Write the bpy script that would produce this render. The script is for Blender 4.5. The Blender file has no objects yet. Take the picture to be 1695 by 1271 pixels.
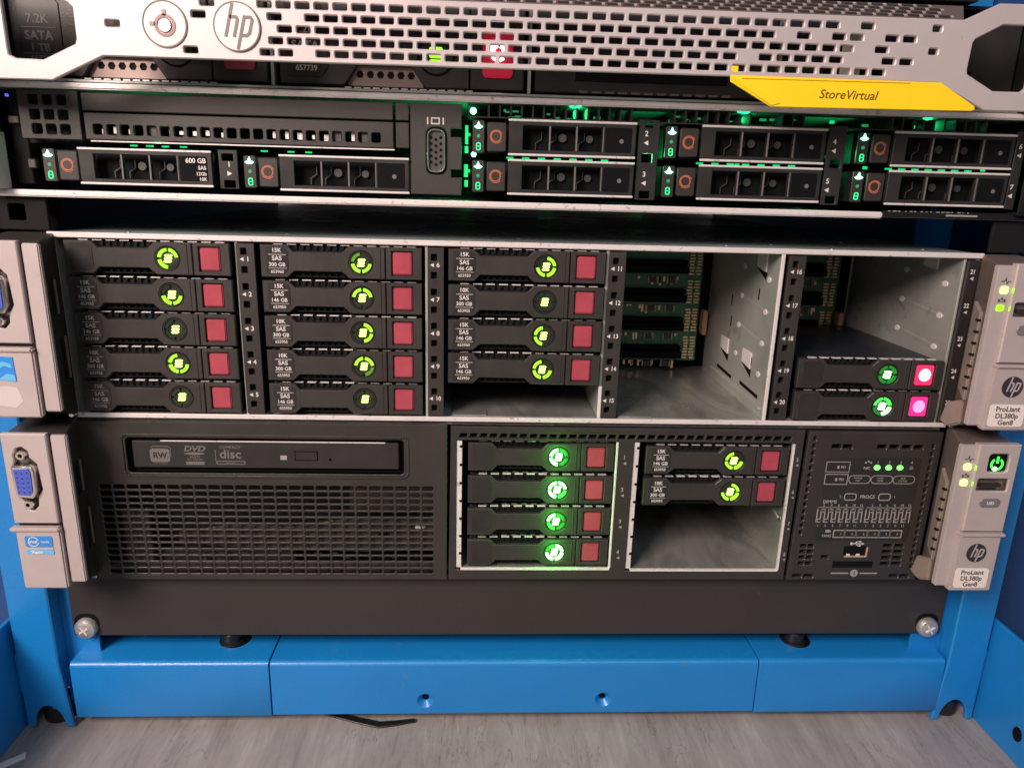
import bpy, bmesh, math, random
from mathutils import Vector, Matrix
random.seed(4)
C = bpy.context.scene
COL = C.collection
MM = 0.001

# ------------------------------------------------------------------ camera
cam = bpy.data.cameras.new('camera'); cam.sensor_width = 36; cam.lens = 36*1200/1695
cam.clip_start = 0.01; cam.clip_end = 50
co = bpy.data.objects.new('camera', cam); COL.objects.link(co)
p_, y_, r_ = 0.269033, 0.050273, 0.027576
fw = Vector((math.sin(y_)*math.cos(p_), math.cos(y_)*math.cos(p_), -math.sin(p_)))
rt = Vector((math.cos(y_), -math.sin(y_), 0)); up = rt.cross(fw)
rt, up = math.cos(r_)*rt+math.sin(r_)*up, -math.sin(r_)*rt+math.cos(r_)*up
m = Matrix((rt, up, -fw)).transposed().to_4x4(); m.translation = Vector((-24.268, -347.882, 27.914))*MM
co.matrix_world = m
C.camera = co
# ------------------------------------------------------------------ world, lamps, exposure
w = bpy.data.worlds.new('World'); C.world = w; w.use_nodes = True
bg = w.node_tree.nodes['Background']; bg.inputs[0].default_value = (0.70, 0.66, 0.68, 1); bg.inputs[1].default_value = 0.21
def lamp(name, loc, target, size, power, color, sy=None):
    l = bpy.data.lights.new(name, 'AREA'); l.shape = 'RECTANGLE'; l.size = size; l.size_y = sy or size
    l.energy = power; l.color = color
    o = bpy.data.objects.new(name, l); COL.objects.link(o)
    o.location = loc; o.rotation_euler = (Vector(target)-Vector(loc)).to_track_quat('-Z', 'Y').to_euler()
lamp('room_lamp', (-0.62, -0.78, 0.52), (-0.08, 0, -0.06), 0.42, 20, (1.0, 0.80, 0.72))
lamp('ceiling_lamp', (0.45, -1.7, 1.5), (0.05, 0, -0.1), 0.9, 8, (0.82, 0.86, 1.0))
C.view_settings.view_transform = 'Standard'; C.view_settings.look = 'None'
C.view_settings.exposure = 0; C.view_settings.gamma = 1
try:
    C.cycles.max_bounces = 8; C.cycles.sample_clamp_indirect = 4; C.cycles.use_denoising = True
except Exception: pass

# ------------------------------------------------------------------ materials
def mat(name, col, rough=.5, metal=0, em=None, es=0, bump=0, bscale=900, var=0, vscale=40, coat=0, spec=None):
    M = bpy.data.materials.new(name); M.use_nodes = True
    nt = M.node_tree; b = nt.nodes['Principled BSDF']
    b.inputs['Base Color'].default_value = (*col, 1); b.inputs['Roughness'].default_value = rough
    b.inputs['Metallic'].default_value = metal
    if coat: b.inputs['Coat Weight'].default_value = coat; b.inputs['Coat Roughness'].default_value = .12
    if spec is not None: b.inputs['Specular IOR Level'].default_value = spec
    if em: b.inputs['Emission Color'].default_value = (*em, 1); b.inputs['Emission Strength'].default_value = es
    if bump or var:
        tc = nt.nodes.new('ShaderNodeTexCoord')
        geo = nt.nodes.new('ShaderNodeNewGeometry')
    if bump:
        n = nt.nodes.new('ShaderNodeTexNoise'); n.inputs['Scale'].default_value = bscale; n.inputs['Detail'].default_value = 3
        nt.links.new(geo.outputs['Position'], n.inputs['Vector'])
        bp = nt.nodes.new('ShaderNodeBump'); bp.inputs['Strength'].default_value = bump; bp.inputs['Distance'].default_value = .0004
        nt.links.new(n.outputs['Fac'], bp.inputs['Height']); nt.links.new(bp.outputs['Normal'], b.inputs['Normal'])
    if var:
        n = nt.nodes.new('ShaderNodeTexNoise'); n.inputs['Scale'].default_value = vscale; n.inputs['Detail'].default_value = 6
        n.inputs['Roughness'].default_value = .65
        nt.links.new(geo.outputs['Position'], n.inputs['Vector'])
        mr = nt.nodes.new('ShaderNodeMapRange'); mr.inputs[1].default_value = .3; mr.inputs[2].default_value = .7
        mr.inputs[3].default_value = 1-var; mr.inputs[4].default_value = 1+var
        nt.links.new(n.outputs['Fac'], mr.inputs[0])
        mx = nt.nodes.new('ShaderNodeVectorMath'); mx.operation = 'SCALE'; mx.inputs[0].default_value = col
        nt.links.new(mr.outputs[0], mx.inputs['Scale']); nt.links.new(mx.outputs[0], b.inputs['Base Color'])
        m2 = nt.nodes.new('ShaderNodeMapRange'); m2.inputs[1].default_value = .3; m2.inputs[2].default_value = .7
        m2.inputs[3].default_value = max(.05, rough-var*.4); m2.inputs[4].default_value = min(1, rough+var*.4)
        nt.links.new(n.outputs['Fac'], m2.inputs[0]); nt.links.new(m2.outputs[0], b.inputs['Roughness'])
    return M
PL = mat('black_plastic', (.030, .0265, .0245), .42, bump=.25, bscale=2500, var=.14, vscale=35)
PL2 = mat('dark_plastic_smooth', (.022, .0205, .020), .38, var=.15, vscale=60)
PLB = mat('matt_black_paint', (.029, .0255, .024), .55, bump=.35, bscale=3000, var=.08, vscale=18)
BLK = mat('deep_black', (.005, .005, .006), .7, spec=.1)
DK = mat('dark_interior', (.010, .010, .011), .7, spec=.15)
SIL = mat('silver_paint', (.51, .46, .46), .42, metal=.25, bump=.12, bscale=4000, var=.05, vscale=25)
SIL2 = mat('silver_plastic', (.44, .385, .375), .45, metal=.15, bump=.1, bscale=4000, var=.05, vscale=40)
SIL3 = mat('brown_silver_plastic', (.135, .105, .095), .5, metal=.1, var=.07, vscale=60)
STL = mat('bright_sheet_edge', (.74, .70, .68), .38, metal=.25, bump=.2, bscale=900, var=.06, vscale=50)
ZN = mat('zinc_sheet', (.48, .50, .47), .34, metal=.5, bump=.2, bscale=260, var=.14, vscale=22)
LID = mat('server_lid_sheet', (.36, .43, .44), .30, metal=.3, var=.25, vscale=14)
SCRW = mat('zinc_screw', (.62, .60, .57), .40, metal=.75, bump=.5, bscale=900, var=.12, vscale=300)
NICL = mat('network_green', (.1, .5, .1), .4, em=(.16, 1, .12), es=2.4)
CHR = mat('polished_metal', (.75, .72, .68), .22, metal=1)
BRZ = mat('copper_pads', (.80, .55, .34), .35, metal=.5)
BLU = mat('blue_powder_coat', (.007, .190, .53), .38, bump=.4, bscale=1500, var=.05, vscale=15, coat=.25)
RED = mat('red_button', (.36, .055, .078), .34, var=.12, vscale=60, bump=.15, bscale=1500, coat=.15)
REDD = mat('dark_red_surround', (.06, .006, .010), .5)
WHT = mat('white_print', (.62, .59, .56), .6)
GRY = mat('grey_print', (.30, .28, .26), .6)
BRT = mat('bright_sheet_tab', (.66, .63, .62), .45, metal=.1)
BRK = mat('brown_grey_bracket', (.26, .205, .18), .5, var=.06)
HEX = mat('dull_cage_metal', (.07, .068, .065), .5, metal=.5)
NAVY = mat('dark_drive_metal', (.020, .024, .034), .4, metal=.3, var=.2)
TAN = mat('tan_grille', (.34, .26, .235), .45, metal=.4)
DGR = mat('dim_print', (.13, .12, .115), .6)
PAP = mat('label_paper', (.74, .68, .62), .55)
INK = mat('label_ink', (.05, .04, .045), .6)
YEL = mat('yellow_plastic', (.96, .64, .012), .38, var=.03, coat=.2)
ORG = mat('copper_orange_ring', (.42, .13, .06), .4)
VGA = mat('vga_blue', (.055, .10, .48), .45)
STK = mat('sticker_blue', (.03, .22, .62), .35)
STK2 = mat('sticker_light_blue', (.12, .42, .72), .35)
PCB = mat('green_circuit_board', (.018, .135, .062), .4, var=.35, vscale=170)
LG = mat('led_lime', (.1, .3, .02), .4, em=(.40, 1, .02), es=1.25)
LGC = mat('led_lime_core', (.3, .5, .1), .4, em=(.62, 1, .16), es=3.2)
LGD = mat('led_lime_dim', (.04, .12, .01), .4, em=(.25, .9, .02), es=.28)
GG = mat('led_green', (.05, .3, .05), .4, em=(.04, 1, .06), es=1.7)
GGC = mat('led_green_core', (.3, .5, .3), .4, em=(.35, 1, .35), es=6)
GGD = mat('led_green_dim', (.01, .12, .02), .4, em=(.02, .8, .04), es=.25)
TEAL = mat('led_teal', (.02, .3, .12), .4, em=(.02, 1, .30), es=1.5)
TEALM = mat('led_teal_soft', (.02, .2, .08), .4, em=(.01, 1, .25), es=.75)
TEALC = mat('led_teal_core', (.3, .8, .6), .4, em=(.22, 1, .55), es=4)
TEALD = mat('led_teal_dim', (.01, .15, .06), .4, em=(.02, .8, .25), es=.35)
UNL = mat('unlit_segment', (.018, .026, .016), .3)
PNK = mat('lit_red_button', (.5, .02, .08), .4, em=(1, .03, .12), es=.9)
PNC = mat('pink_glow_core', (.9, .5, .6), .4, em=(1, .62, .72), es=1.7)
PUR = mat('lit_magenta_button', (.5, .02, .2), .4, em=(.75, .03, .22), es=.7)
PUC = mat('magenta_glow_core', (.8, .3, .7), .4, em=(.95, .25, .95), es=1.1)
WLED = mat('white_led', (.9, .9, .9), .4, em=(1, .90, .93), es=4)
BLED = mat('blue_led', (.1, .1, .9), .4, em=(.08, .12, 1), es=1.5)
RUB = mat('black_rubber', (.012, .012, .012), .35)

WORN = mat('worn_zinc', (.42, .43, .40), .3, metal=.7, bump=.2, bscale=200, var=.12, vscale=22)
nt = WORN.node_tree; b = nt.nodes['Principled BSDF']; ge = nt.nodes.new('ShaderNodeNewGeometry')
mp = nt.nodes.new('ShaderNodeMapping'); mp.inputs['Scale'].default_value = (34, 14, 22); nt.links.new(ge.outputs['Position'], mp.inputs[0])
n = nt.nodes.new('ShaderNodeTexNoise'); n.inputs['Scale'].default_value = 1; n.inputs['Detail'].default_value = 4; n.inputs['Distortion'].default_value = 2.2
nt.links.new(mp.outputs[0], n.inputs['Vector'])
rw_ = nt.nodes.new('ShaderNodeValToRGB'); rw_.color_ramp.elements[0].position = .36; rw_.color_ramp.elements[0].color = (.36, .375, .35, 1)
rw_.color_ramp.elements[1].position = .66; rw_.color_ramp.elements[1].color = (.60, .60, .56, 1)
nt.links.new(n.outputs['Fac'], rw_.inputs[0]); nt.links.new(rw_.outputs[0], b.inputs['Base Color'])
def scuff(M, dark, amount=.5, scale=220, thr=.66):
    nt = M.node_tree; b = nt.nodes['Principled BSDF']; ge = nt.nodes.new('ShaderNodeNewGeometry')
    n = nt.nodes.new('ShaderNodeTexNoise'); n.inputs['Scale'].default_value = scale; n.inputs['Detail'].default_value = 4; n.inputs['Distortion'].default_value = .8
    nt.links.new(ge.outputs['Position'], n.inputs['Vector'])
    mr = nt.nodes.new('ShaderNodeMapRange'); mr.inputs[1].default_value = thr; mr.inputs[2].default_value = thr+.06; mr.inputs[4].default_value = amount
    nt.links.new(n.outputs['Fac'], mr.inputs[0])
    mx = nt.nodes.new('ShaderNodeMix'); mx.data_type = 'RGBA'; nt.links.new(mr.outputs[0], mx.inputs[0])
    src = b.inputs['Base Color'].links[0].from_socket; nt.links.new(src, mx.inputs[6]); mx.inputs[7].default_value = (*dark, 1)
    nt.links.new(mx.outputs[2], b.inputs['Base Color'])
scuff(BLU, (.05, .17, .36), .5, 210, .665); scuff(PLB, (.07, .065, .06), .35, 420, .67); scuff(PL, (.065, .06, .057), .35, 700, .69)
scuff(SIL, (.36, .31, .29), .4, 260, .68); scuff(STL, (.30, .26, .24), .6, 300, .63); scuff(SIL2, (.30, .26, .25), .35, 380, .68); scuff(ZN, (.20, .20, .18), .4, 70, .62)

# ------------------------------------------------------------------ mesh helpers (everything in millimetres, x right, y into the rack, z up)
class MB:
    def __init__(s): s.bm = bmesh.new()
    def prism(s, pts, y0, y1):
        bm = s.bm
        a = [bm.verts.new((x, y0, z)) for x, z in pts]; b = [bm.verts.new((x, y1, z)) for x, z in pts]
        n = len(pts)
        bm.faces.new(a); bm.faces.new(b[::-1])
        for i in range(n): bm.faces.new((a[i], b[i], b[(i+1) % n], a[(i+1) % n]))
        return s
    def prismx(s, pts, x0, x1):
        bm = s.bm
        a = [bm.verts.new((x0, y, z)) for y, z in pts]; b = [bm.verts.new((x1, y, z)) for y, z in pts]
        n = len(pts); bm.faces.new(a); bm.faces.new(b[::-1])
        for i in range(n): bm.faces.new((a[i], b[i], b[(i+1) % n], a[(i+1) % n]))
        return s
    def hexa(s, front, back):           # two quads of 3d points
        bm = s.bm; a = [bm.verts.new(v) for v in front]; b = [bm.verts.new(v) for v in back]
        bm.faces.new(a); bm.faces.new(b[::-1])
        for i in range(4): bm.faces.new((a[i], b[i], b[(i+1) % 4], a[(i+1) % 4]))
        return s
    def box(s, x0, x1, y0, y1, z0, z1): return s.prism([(x0, z0), (x1, z0), (x1, z1), (x0, z1)], y0, y1)
    def cyl(s, cx, cz, r, y0, y1, n=20): return s.prism([(cx+r*math.cos(2*math.pi*i/n), cz+r*math.sin(2*math.pi*i/n)) for i in range(n)], y0, y1)
    def cylz(s, cx, cy, r, z0, z1, n=20):
        bm = s.bm
        a = [bm.verts.new((cx+r*math.cos(2*math.pi*i/n), cy+r*math.sin(2*math.pi*i/n), z0)) for i in range(n)]
        b = [bm.verts.new((v.co.x, v.co.y, z1)) for v in a]
        bm.faces.new(a); bm.faces.new(b[::-1])
        for i in range(n): bm.faces.new((a[i], b[i], b[(i+1) % n], a[(i+1) % n]))
        return s
    def lathe(s, cx, cz, prof, n=24):   # prof [(r,y)], axis along y
        bm = s.bm; rings = []
        for r, y in prof:
            rings.append([bm.verts.new((cx+r*math.cos(2*math.pi*i/n), y, cz+r*math.sin(2*math.pi*i/n))) for i in range(n)])
        for a, b in zip(rings, rings[1:]):
            for i in range(n): bm.faces.new((a[i], b[i], b[(i+1) % n], a[(i+1) % n]))
        return s
    def arc(s, cx, cz, r0, r1, y0, y1, a0, a1, n=8):
        inn = [(cx+r0*math.cos(a0+(a1-a0)*i/n), cz+r0*math.sin(a0+(a1-a0)*i/n)) for i in range(n+1)]
        out = [(cx+r1*math.cos(a0+(a1-a0)*i/n), cz+r1*math.sin(a0+(a1-a0)*i/n)) for i in range(n+1)]
        for i in range(n): s.prism([inn[i], inn[i+1], out[i+1], out[i]], y0, y1)
        return s
    def ribbon(s, pts, wd, y0, y1, closed=False):
        n = len(pts); L = []; Rr = []
        for i in range(n):
            p = Vector(pts[i])
            a = Vector(pts[i-1]) if (i > 0 or closed) else None
            b = Vector(pts[(i+1) % n]) if (i < n-1 or closed) else None
            d1 = (p-a).normalized() if a is not None else (b-p).normalized()
            d2 = (b-p).normalized() if b is not None else d1
            t = (d1+d2); t = t.normalized() if t.length > 1e-6 else d1
            nn = Vector((-t.y, t.x)); k = wd/2/max(.4, nn.dot(Vector((-d1.y, d1.x))))
            L.append(p+nn*k); Rr.append(p-nn*k)
        for i in range(n if closed else n-1):
            j = (i+1) % n
            s.prism([tuple(L[i]), tuple(L[j]), tuple(Rr[j]), tuple(Rr[i])], y0, y1)
        return s
    def add(s, me, off=(0, 0, 0)):      # join an existing mm-scaled mesh
        t = bmesh.new(); t.from_mesh(me)
        bmesh.ops.scale(t, vec=(1/MM,)*3, verts=t.verts); bmesh.ops.translate(t, vec=off, verts=t.verts)
        mt = bpy.data.meshes.new('tmp'); t.to_mesh(mt); t.free(); s.bm.from_mesh(mt); bpy.data.meshes.remove(mt)
        return s
    def mesh(s, name='mesh', bev=0, off=(0, 0, 0), smooth=35, seg=1):
        bm = s.bm
        bmesh.ops.recalc_face_normals(bm, faces=bm.faces)
        if bev:
            e = [e for e in bm.edges if len(e.link_faces) == 2 and e.calc_face_angle(0) > .5]
            bmesh.ops.bevel(bm, geom=e, offset=bev, segments=seg, affect='EDGES', clamp_overlap=True)
        bmesh.ops.translate(bm, vec=off, verts=bm.verts)
        bmesh.ops.scale(bm, vec=(MM,)*3, verts=bm.verts)
        me = bpy.data.meshes.new(name); bm.to_mesh(me); bm.free()
        if smooth:
            me.shade_smooth(); me.set_sharp_from_angle(angle=math.radians(smooth))
        return me
def from_curve(cu, y0, yscale=1):
    o = bpy.data.objects.new('t', cu); COL.objects.link(o)
    dg = bpy.context.evaluated_depsgraph_get(); dg.update()
    me = bpy.data.meshes.new_from_object(o.evaluated_get(dg))
    bpy.data.objects.remove(o); bpy.data.curves.remove(cu)
    me.transform(Matrix(((1, 0, 0, 0), (0, 0, -1, y0), (0, 1, 0, 0), (0, 0, 0, 1))))
    me.transform(Matrix.Scale(MM, 4)); me.materials.clear()
    return me
from mathutils.geometry import delaunay_2d_cdt
def _offset(poly, d, hole):
    n = len(poly); A = sum(poly[i][0]*poly[(i+1) % n][1]-poly[(i+1) % n][0]*poly[i][1] for i in range(n))
    if A < 0: d = -d
    if hole: d = -d
    o = []
    for i in range(n):
        p = Vector(poly[i]); d1 = (p-Vector(poly[i-1])); d2 = (Vector(poly[(i+1) % n])-p)
        if d1.length < 1e-7 or d2.length < 1e-7: o.append(tuple(p)); continue
        d1.normalize(); d2.normalize()
        n1 = Vector((-d1.y, d1.x)); n2 = Vector((-d2.y, d2.x)); t = n1+n2
        t = t.normalized() if t.length > 1e-6 else n1
        o.append(tuple(p+t*d/max(.5, t.dot(n1))))
    return o
def _inside(px, pz, poly):
    c = False; n = len(poly); j = n-1
    for i in range(n):
        xi, zi = poly[i]; xj, zj = poly[j]
        if (zi > pz) != (zj > pz) and px < (xj-xi)*(pz-zi)/(zj-zi)+xi: c = not c
        j = i
    return c
def plate(outline, holes, y0, y1, bev=0.15):
    loops = [list(outline)]+[list(h) for h in holes]
    b = min(bev, (y1-y0)*.9)
    front = [_offset(l, b, k > 0) if b > 0 else l for k, l in enumerate(loops)]
    pts = [Vector(p) for l in front for p in l]; edges = []; k0 = 0
    for l in front:
        n = len(l); edges += [(k0+i, k0+(i+1) % n) for i in range(n)]; k0 += n
    ov, oe, of, vi, _, _ = delaunay_2d_cdt(pts, edges, [], 0, 1e-6, True)
    src = [v[0] if v else None for v in vi]
    boxes = [(min(p[0] for p in h), max(p[0] for p in h), min(p[1] for p in h), max(p[1] for p in h)) for h in front]
    true = [p for l in loops for p in l]; fr = [p for l in front for p in l]
    bm = bmesh.new()
    vf = [bm.verts.new((p[0], y0, p[1])) for p in fr]
    vm = [bm.verts.new((p[0], y0+b, p[1])) for p in true] if b > 0 else vf
    vb = [bm.verts.new((p[0], y1, p[1])) for p in true]
    for f in of:
        cx = sum(ov[v].x for v in f)/3; cz = sum(ov[v].y for v in f)/3
        if not _inside(cx, cz, front[0]): continue
        bad = False
        for h, bx in zip(front[1:], boxes[1:]):
            if bx[0] < cx < bx[1] and bx[2] < cz < bx[3] and _inside(cx, cz, h): bad = True; break
        if bad or any(src[v] is None for v in f): continue
        try:
            bm.faces.new([vf[src[v]] for v in f]); bm.faces.new([vb[src[v]] for v in f][::-1])
        except ValueError: pass
    k0 = 0
    for l in loops:
        n = len(l)
        for i in range(n):
            a, c = k0+i, k0+(i+1) % n
            try:
                if b > 0: bm.faces.new((vf[a], vf[c], vm[c], vm[a]))
                bm.faces.new((vm[a], vm[c], vb[c], vb[a]))
            except ValueError: pass
        k0 += n
    bmesh.ops.recalc_face_normals(bm, faces=bm.faces)
    bmesh.ops.scale(bm, vec=(MM,)*3, verts=bm.verts)
    me = bpy.data.meshes.new('plate'); bm.to_mesh(me); bm.free()
    me.shade_smooth(); me.set_sharp_from_angle(angle=math.radians(30))
    return me
_tc = {}
def text(st, size, y=0, x=0, z=0, align='CENTER', shear=0, bold=0, squeeze=1, thick=.05):
    cu = bpy.data.curves.new('t', 'FONT'); cu.body = st; cu.size = size; cu.align_x = align; cu.align_y = 'CENTER'
    cu.shear = shear; cu.offset = bold*size; cu.extrude = thick; cu.resolution_u = 3
    me = from_curve(cu, 0)
    me.transform(Matrix.Diagonal((squeeze, 1, 1, 1)))
    me.transform(Matrix.Translation(Vector((x, y-thick, z))*MM))
    return me
def join(*meshes):
    b = MB()
    for me in meshes: b.bm.from_mesh(me)
    me = bpy.data.meshes.new('j'); b.bm.to_mesh(me); b.bm.free(); return me
def rr(cx, cz, w_, h_, r=.5, n=2):
    o = []
    for sx, sz, a0 in ((1, -1, -90), (1, 1, 0), (-1, 1, 90), (-1, -1, 180)):
        for i in range(n+1):
            a = math.radians(a0+90*i/n)
            o.append((cx+sx*(w_/2-r)+r*math.cos(a), cz+sz*(h_/2-r)+r*math.sin(a)))
    return o
def rect(x0, x1, z0, z1): return [(x0, z0), (x1, z0), (x1, z1), (x0, z1)]
def circ(cx, cz, r, n=24): return [(cx+r*math.cos(2*math.pi*i/n), cz+r*math.sin(2*math.pi*i/n)) for i in range(n)]

class Thing:
    def __init__(s, name, label, cat, o=(0, 0, 0), group=None, kind=None):
        s.o = o; e = bpy.data.objects.new(name, None); e.empty_display_size = .01; COL.objects.link(e)
        e.location = Vector(o)*MM; s.e = e; e['label'] = label; e['category'] = cat
        if group: e['group'] = group
        if kind: e['kind'] = kind
    def part(s, name, me, m_, under=None, label=None, local=False, kind=None):
        if isinstance(me, MB): me = me.mesh(name)
        if not local and s.o != (0, 0, 0): me.transform(Matrix.Translation(-Vector(s.o)*MM))
        if not me.materials: me.materials.append(m_)
        me.name = name
        o = bpy.data.objects.new(name, me); COL.objects.link(o); o.parent = under or s.e
        if label: o['label'] = label
        if kind: o['kind'] = kind
        return o
def pieces(me):
    if isinstance(me, MB): me = me.mesh()
    bm = bmesh.new(); bm.from_mesh(me); seen = set(); out = []
    for v in bm.verts:
        if v in seen: continue
        st = [v]; comp = []; seen.add(v)
        while st:
            u = st.pop(); comp.append(u)
            for e in u.link_edges:
                w2 = e.other_vert(u)
                if w2 not in seen: seen.add(w2); st.append(w2)
        ix = {u: i for i, u in enumerate(comp)}; fs = {f for u in comp for f in u.link_faces}
        m2 = bpy.data.meshes.new('p'); m2.from_pydata([u.co[:] for u in comp], [], [[ix[u] for u in f.verts] for f in fs]); out.append(m2)
    bm.free(); return out
def each(T, name, me, m_, under=None):
    for p in pieces(me): T.part(name, p, m_, under)
def single(name, me, m_, label, cat, group=None):
    if isinstance(me, MB): me = me.mesh(name)
    me.materials.append(m_); me.name = name
    # put the origin at the base of the thing
    xs = [v.co for v in me.vertices]
    c = Vector(((min(v.x for v in xs)+max(v.x for v in xs))/2, (min(v.y for v in xs)+max(v.y for v in xs))/2, min(v.z for v in xs)))
    me.transform(Matrix.Translation(-c))
    o = bpy.data.objects.new(name, me); COL.objects.link(o); o.location = c
    o['label'] = label; o['category'] = cat
    if group: o['group'] = group
    return o
def structure(name, me, m_):
    if isinstance(me, MB): me = me.mesh(name)
    me.materials.append(m_); o = bpy.data.objects.new(name, me); COL.objects.link(o); o['kind'] = 'structure'; return o
def hp(cx, cz, r, y, scale=1):
    b = MB(); k = .27
    def P(x, z): return (cx+(x+k*z)*r, cz+z*r)
    wd = .145*r
    b.ribbon([P(-.40, .97), P(-.40, -.45)], wd, y, y+.06)
    b.ribbon([P(-.40, .40), P(-.12, .40), P(-.02, .30), P(-.02, -.45)], wd, y, y+.06)
    b.ribbon([P(.26, .48), P(.26, -.97)], wd, y-.002, y+.06)
    b.ribbon([P(.26, .40), P(.54, .40), P(.64, .30), P(.64, -.27), P(.54, -.37), P(.26, -.37)], wd, y, y+.06)
    return b.mesh('letters', smooth=0)
def tri(cx, cz, h, y, left=True):
    d = -1 if left else 1
    pts = [(cx+d*h*.5, cz), (cx-d*h*.45, cz+h*.5), (cx-d*h*.45, cz-h*.5)]
    return MB().prism(pts, y-.06, y).mesh(smooth=0)

# ------------------------------------------------------------------ the setting: floor and the dark room behind
F = bpy.data.materials.new('worn_grey_floor'); F.use_nodes = True
nt = F.node_tree; b = nt.nodes['Principled BSDF']; b.inputs['Roughness'].default_value = .55
geo = nt.nodes.new('ShaderNodeNewGeometry')
def nz(scale, vec, det=6, rough=.6):
    mp = nt.nodes.new('ShaderNodeMapping'); mp.inputs['Scale'].default_value = vec; nt.links.new(geo.outputs['Position'], mp.inputs[0])
    n = nt.nodes.new('ShaderNodeTexNoise'); n.inputs['Scale'].default_value = scale; n.inputs['Detail'].default_value = det; n.inputs['Roughness'].default_value = rough
    n.inputs['Distortion'].default_value = .5
    nt.links.new(mp.outputs[0], n.inputs['Vector']); return n
n1 = nz(1, (120, 16, 1), 12, .75); n2 = nz(1, (26, 9, 1), 8, .62); n3 = nz(1, (520, 45, 1), 6, .7)
def mth(op, a, b_=None, c=None):
    m_ = nt.nodes.new('ShaderNodeMath'); m_.operation = op
    for i_, v_ in enumerate((a, b_, c)):
        if v_ is None: continue
        if hasattr(v_, 'links'): nt.links.new(v_, m_.inputs[i_])
        else: m_.inputs[i_].default_value = v_
    return m_.outputs[0]
sm = mth('MULTIPLY_ADD', n1.outputs[0], .42, mth('MULTIPLY_ADD', n2.outputs[0], .42, mth('MULTIPLY', n3.outputs[0], .18)))
r1 = nt.nodes.new('ShaderNodeValToRGB'); cr = r1.color_ramp
cr.elements[0].position = .36; cr.elements[0].color = (.15, .14, .135, 1); cr.elements[1].position = .66; cr.elements[1].color = (.42, .395, .38, 1)
for p__, c__ in ((.46, (.245, .228, .218, 1)), (.52, (.285, .265, .254, 1)), (.58, (.325, .305, .293, 1))):
    e_ = cr.elements.new(p__); e_.color = c__
nt.links.new(sm, r1.inputs[0])
n4 = nz(1, (70, 11, 1), 5, .6); n4.inputs['Distortion'].default_value = 1.4
crk = mth('COMPARE', n4.outputs[0], .5, .006)
gate = mth('GREATER_THAN', nz(1, (14, 10, 1), 2).outputs[0], .54)
crk = mth('MULTIPLY', crk, gate)
mxc = nt.nodes.new('ShaderNodeMix'); mxc.data_type = 'RGBA'; nt.links.new(mth('MULTIPLY', crk, .4), mxc.inputs[0])
nt.links.new(r1.outputs[0], mxc.inputs[6]); mxc.inputs[7].default_value = (.09, .08, .075, 1)
nt.links.new(mxc.outputs[2], b.inputs['Base Color'])
bp = nt.nodes.new('ShaderNodeBump'); bp.inputs['Strength'].default_value = .45; bp.inputs['Distance'].default_value = .0008
nt.links.new(mth('SUBTRACT', sm, crk), bp.inputs['Height']); nt.links.new(bp.outputs[0], b.inputs['Normal'])
FZ = -268
structure('floor', MB().box(-2500, 2500, -3000, 1500, FZ-20, FZ), F)
structure('wall', MB().box(-2500, 2500, 1200, 1220, FZ, 1500), mat('dim_wall', (.16, .17, .18), .7, var=.2, vscale=3))

# ------------------------------------------------------------------ blue rack stand
R_ = Thing('rack_stand', 'blue powder coated steel rack stand on the grey floor, holding all the servers', 'rack', (0, 0, FZ))
for s in (-1, 1):
    xo, xi = s*268, s*247
    arch = [(s*(256+8.2*math.cos(math.radians(a))), FZ+1+13.5*math.sin(math.radians(a))) for a in range(0, 181, 15)]
    out = [(xo, FZ), (xo, 260), (xi-s*1, 260), (xi-s*4, FZ)]
    poly = [(s*268, FZ+1), *arch, (s*243.5, FZ+1), (s*246.5, FZ+40), (s*247, 260), (s*268, 260)]
    me = plate(poly, [], -3, -.5, .7)
    R_.part('post', join(me, MB().box(min(s*265.5, s*268), max(s*265.5, s*268), -.6, 40, FZ+22, 260).box(min(s*247, s*249), max(s*247, s*249), -.6, 7, FZ+22, 260).mesh(bev=.3)), BLU)
    R_.part('mounting_flange', plate([(s*229, FZ+8), (s*229, -92), (s*249, -92), (s*249, FZ+8)], [rr(s*239.5, -192, 4, 8, .6), rr(s*239.5, -180, 4, 8, .6)], 7.2, 9, .2), BLU)
    # rear post seen through the gap above the lower servers
    if s > 0: R_.part('rear_post', MB().box(min(s*252, s*275), max(s*252, s*275), 108, 112, FZ, 260).mesh(bev=.5), BLU)
    # the foot: a tall plate running forward along the floor
    ft = MB().prismx([(14, FZ), (-230, FZ), (-230, -214), (-205, -202), (14, -202)], s*270, s*272.5).mesh(bev=.5)
    f_ = R_.part('foot', ft, BLU)
    if s > 0: R_.part('foot_hole', MB().prismx([(-33+3.2*math.cos(a*.5236), -251+4.2*math.sin(a*.5236)) for a in range(12)], s*269.6, s*269.95), BLK, f_)
    R_.part('weld_tab', MB().box(min(s*268.3, s*270), max(s*268.3, s*270), -1, 6, -246, -222).mesh(bev=.3), BLU, f_)
    # black adjustable foot inside the arch
    R_.part('rubber_foot', MB().cylz(s*256, 9, 8.5, FZ, FZ+11).cylz(s*256, 9, 3, FZ+11, FZ+22).mesh(bev=.8), RUB)
    R_.part('side_panel', MB().box(min(s*276, s*278), max(s*276, s*278), 20, 600, FZ, 260).box(min(s*276, s*420), max(s*276, s*420), 40, 42, FZ, 260), mat('shaded_blue_side', (.012, .06, .20), .5))  # side panel blue darkened in its colour to stand in shadow
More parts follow.
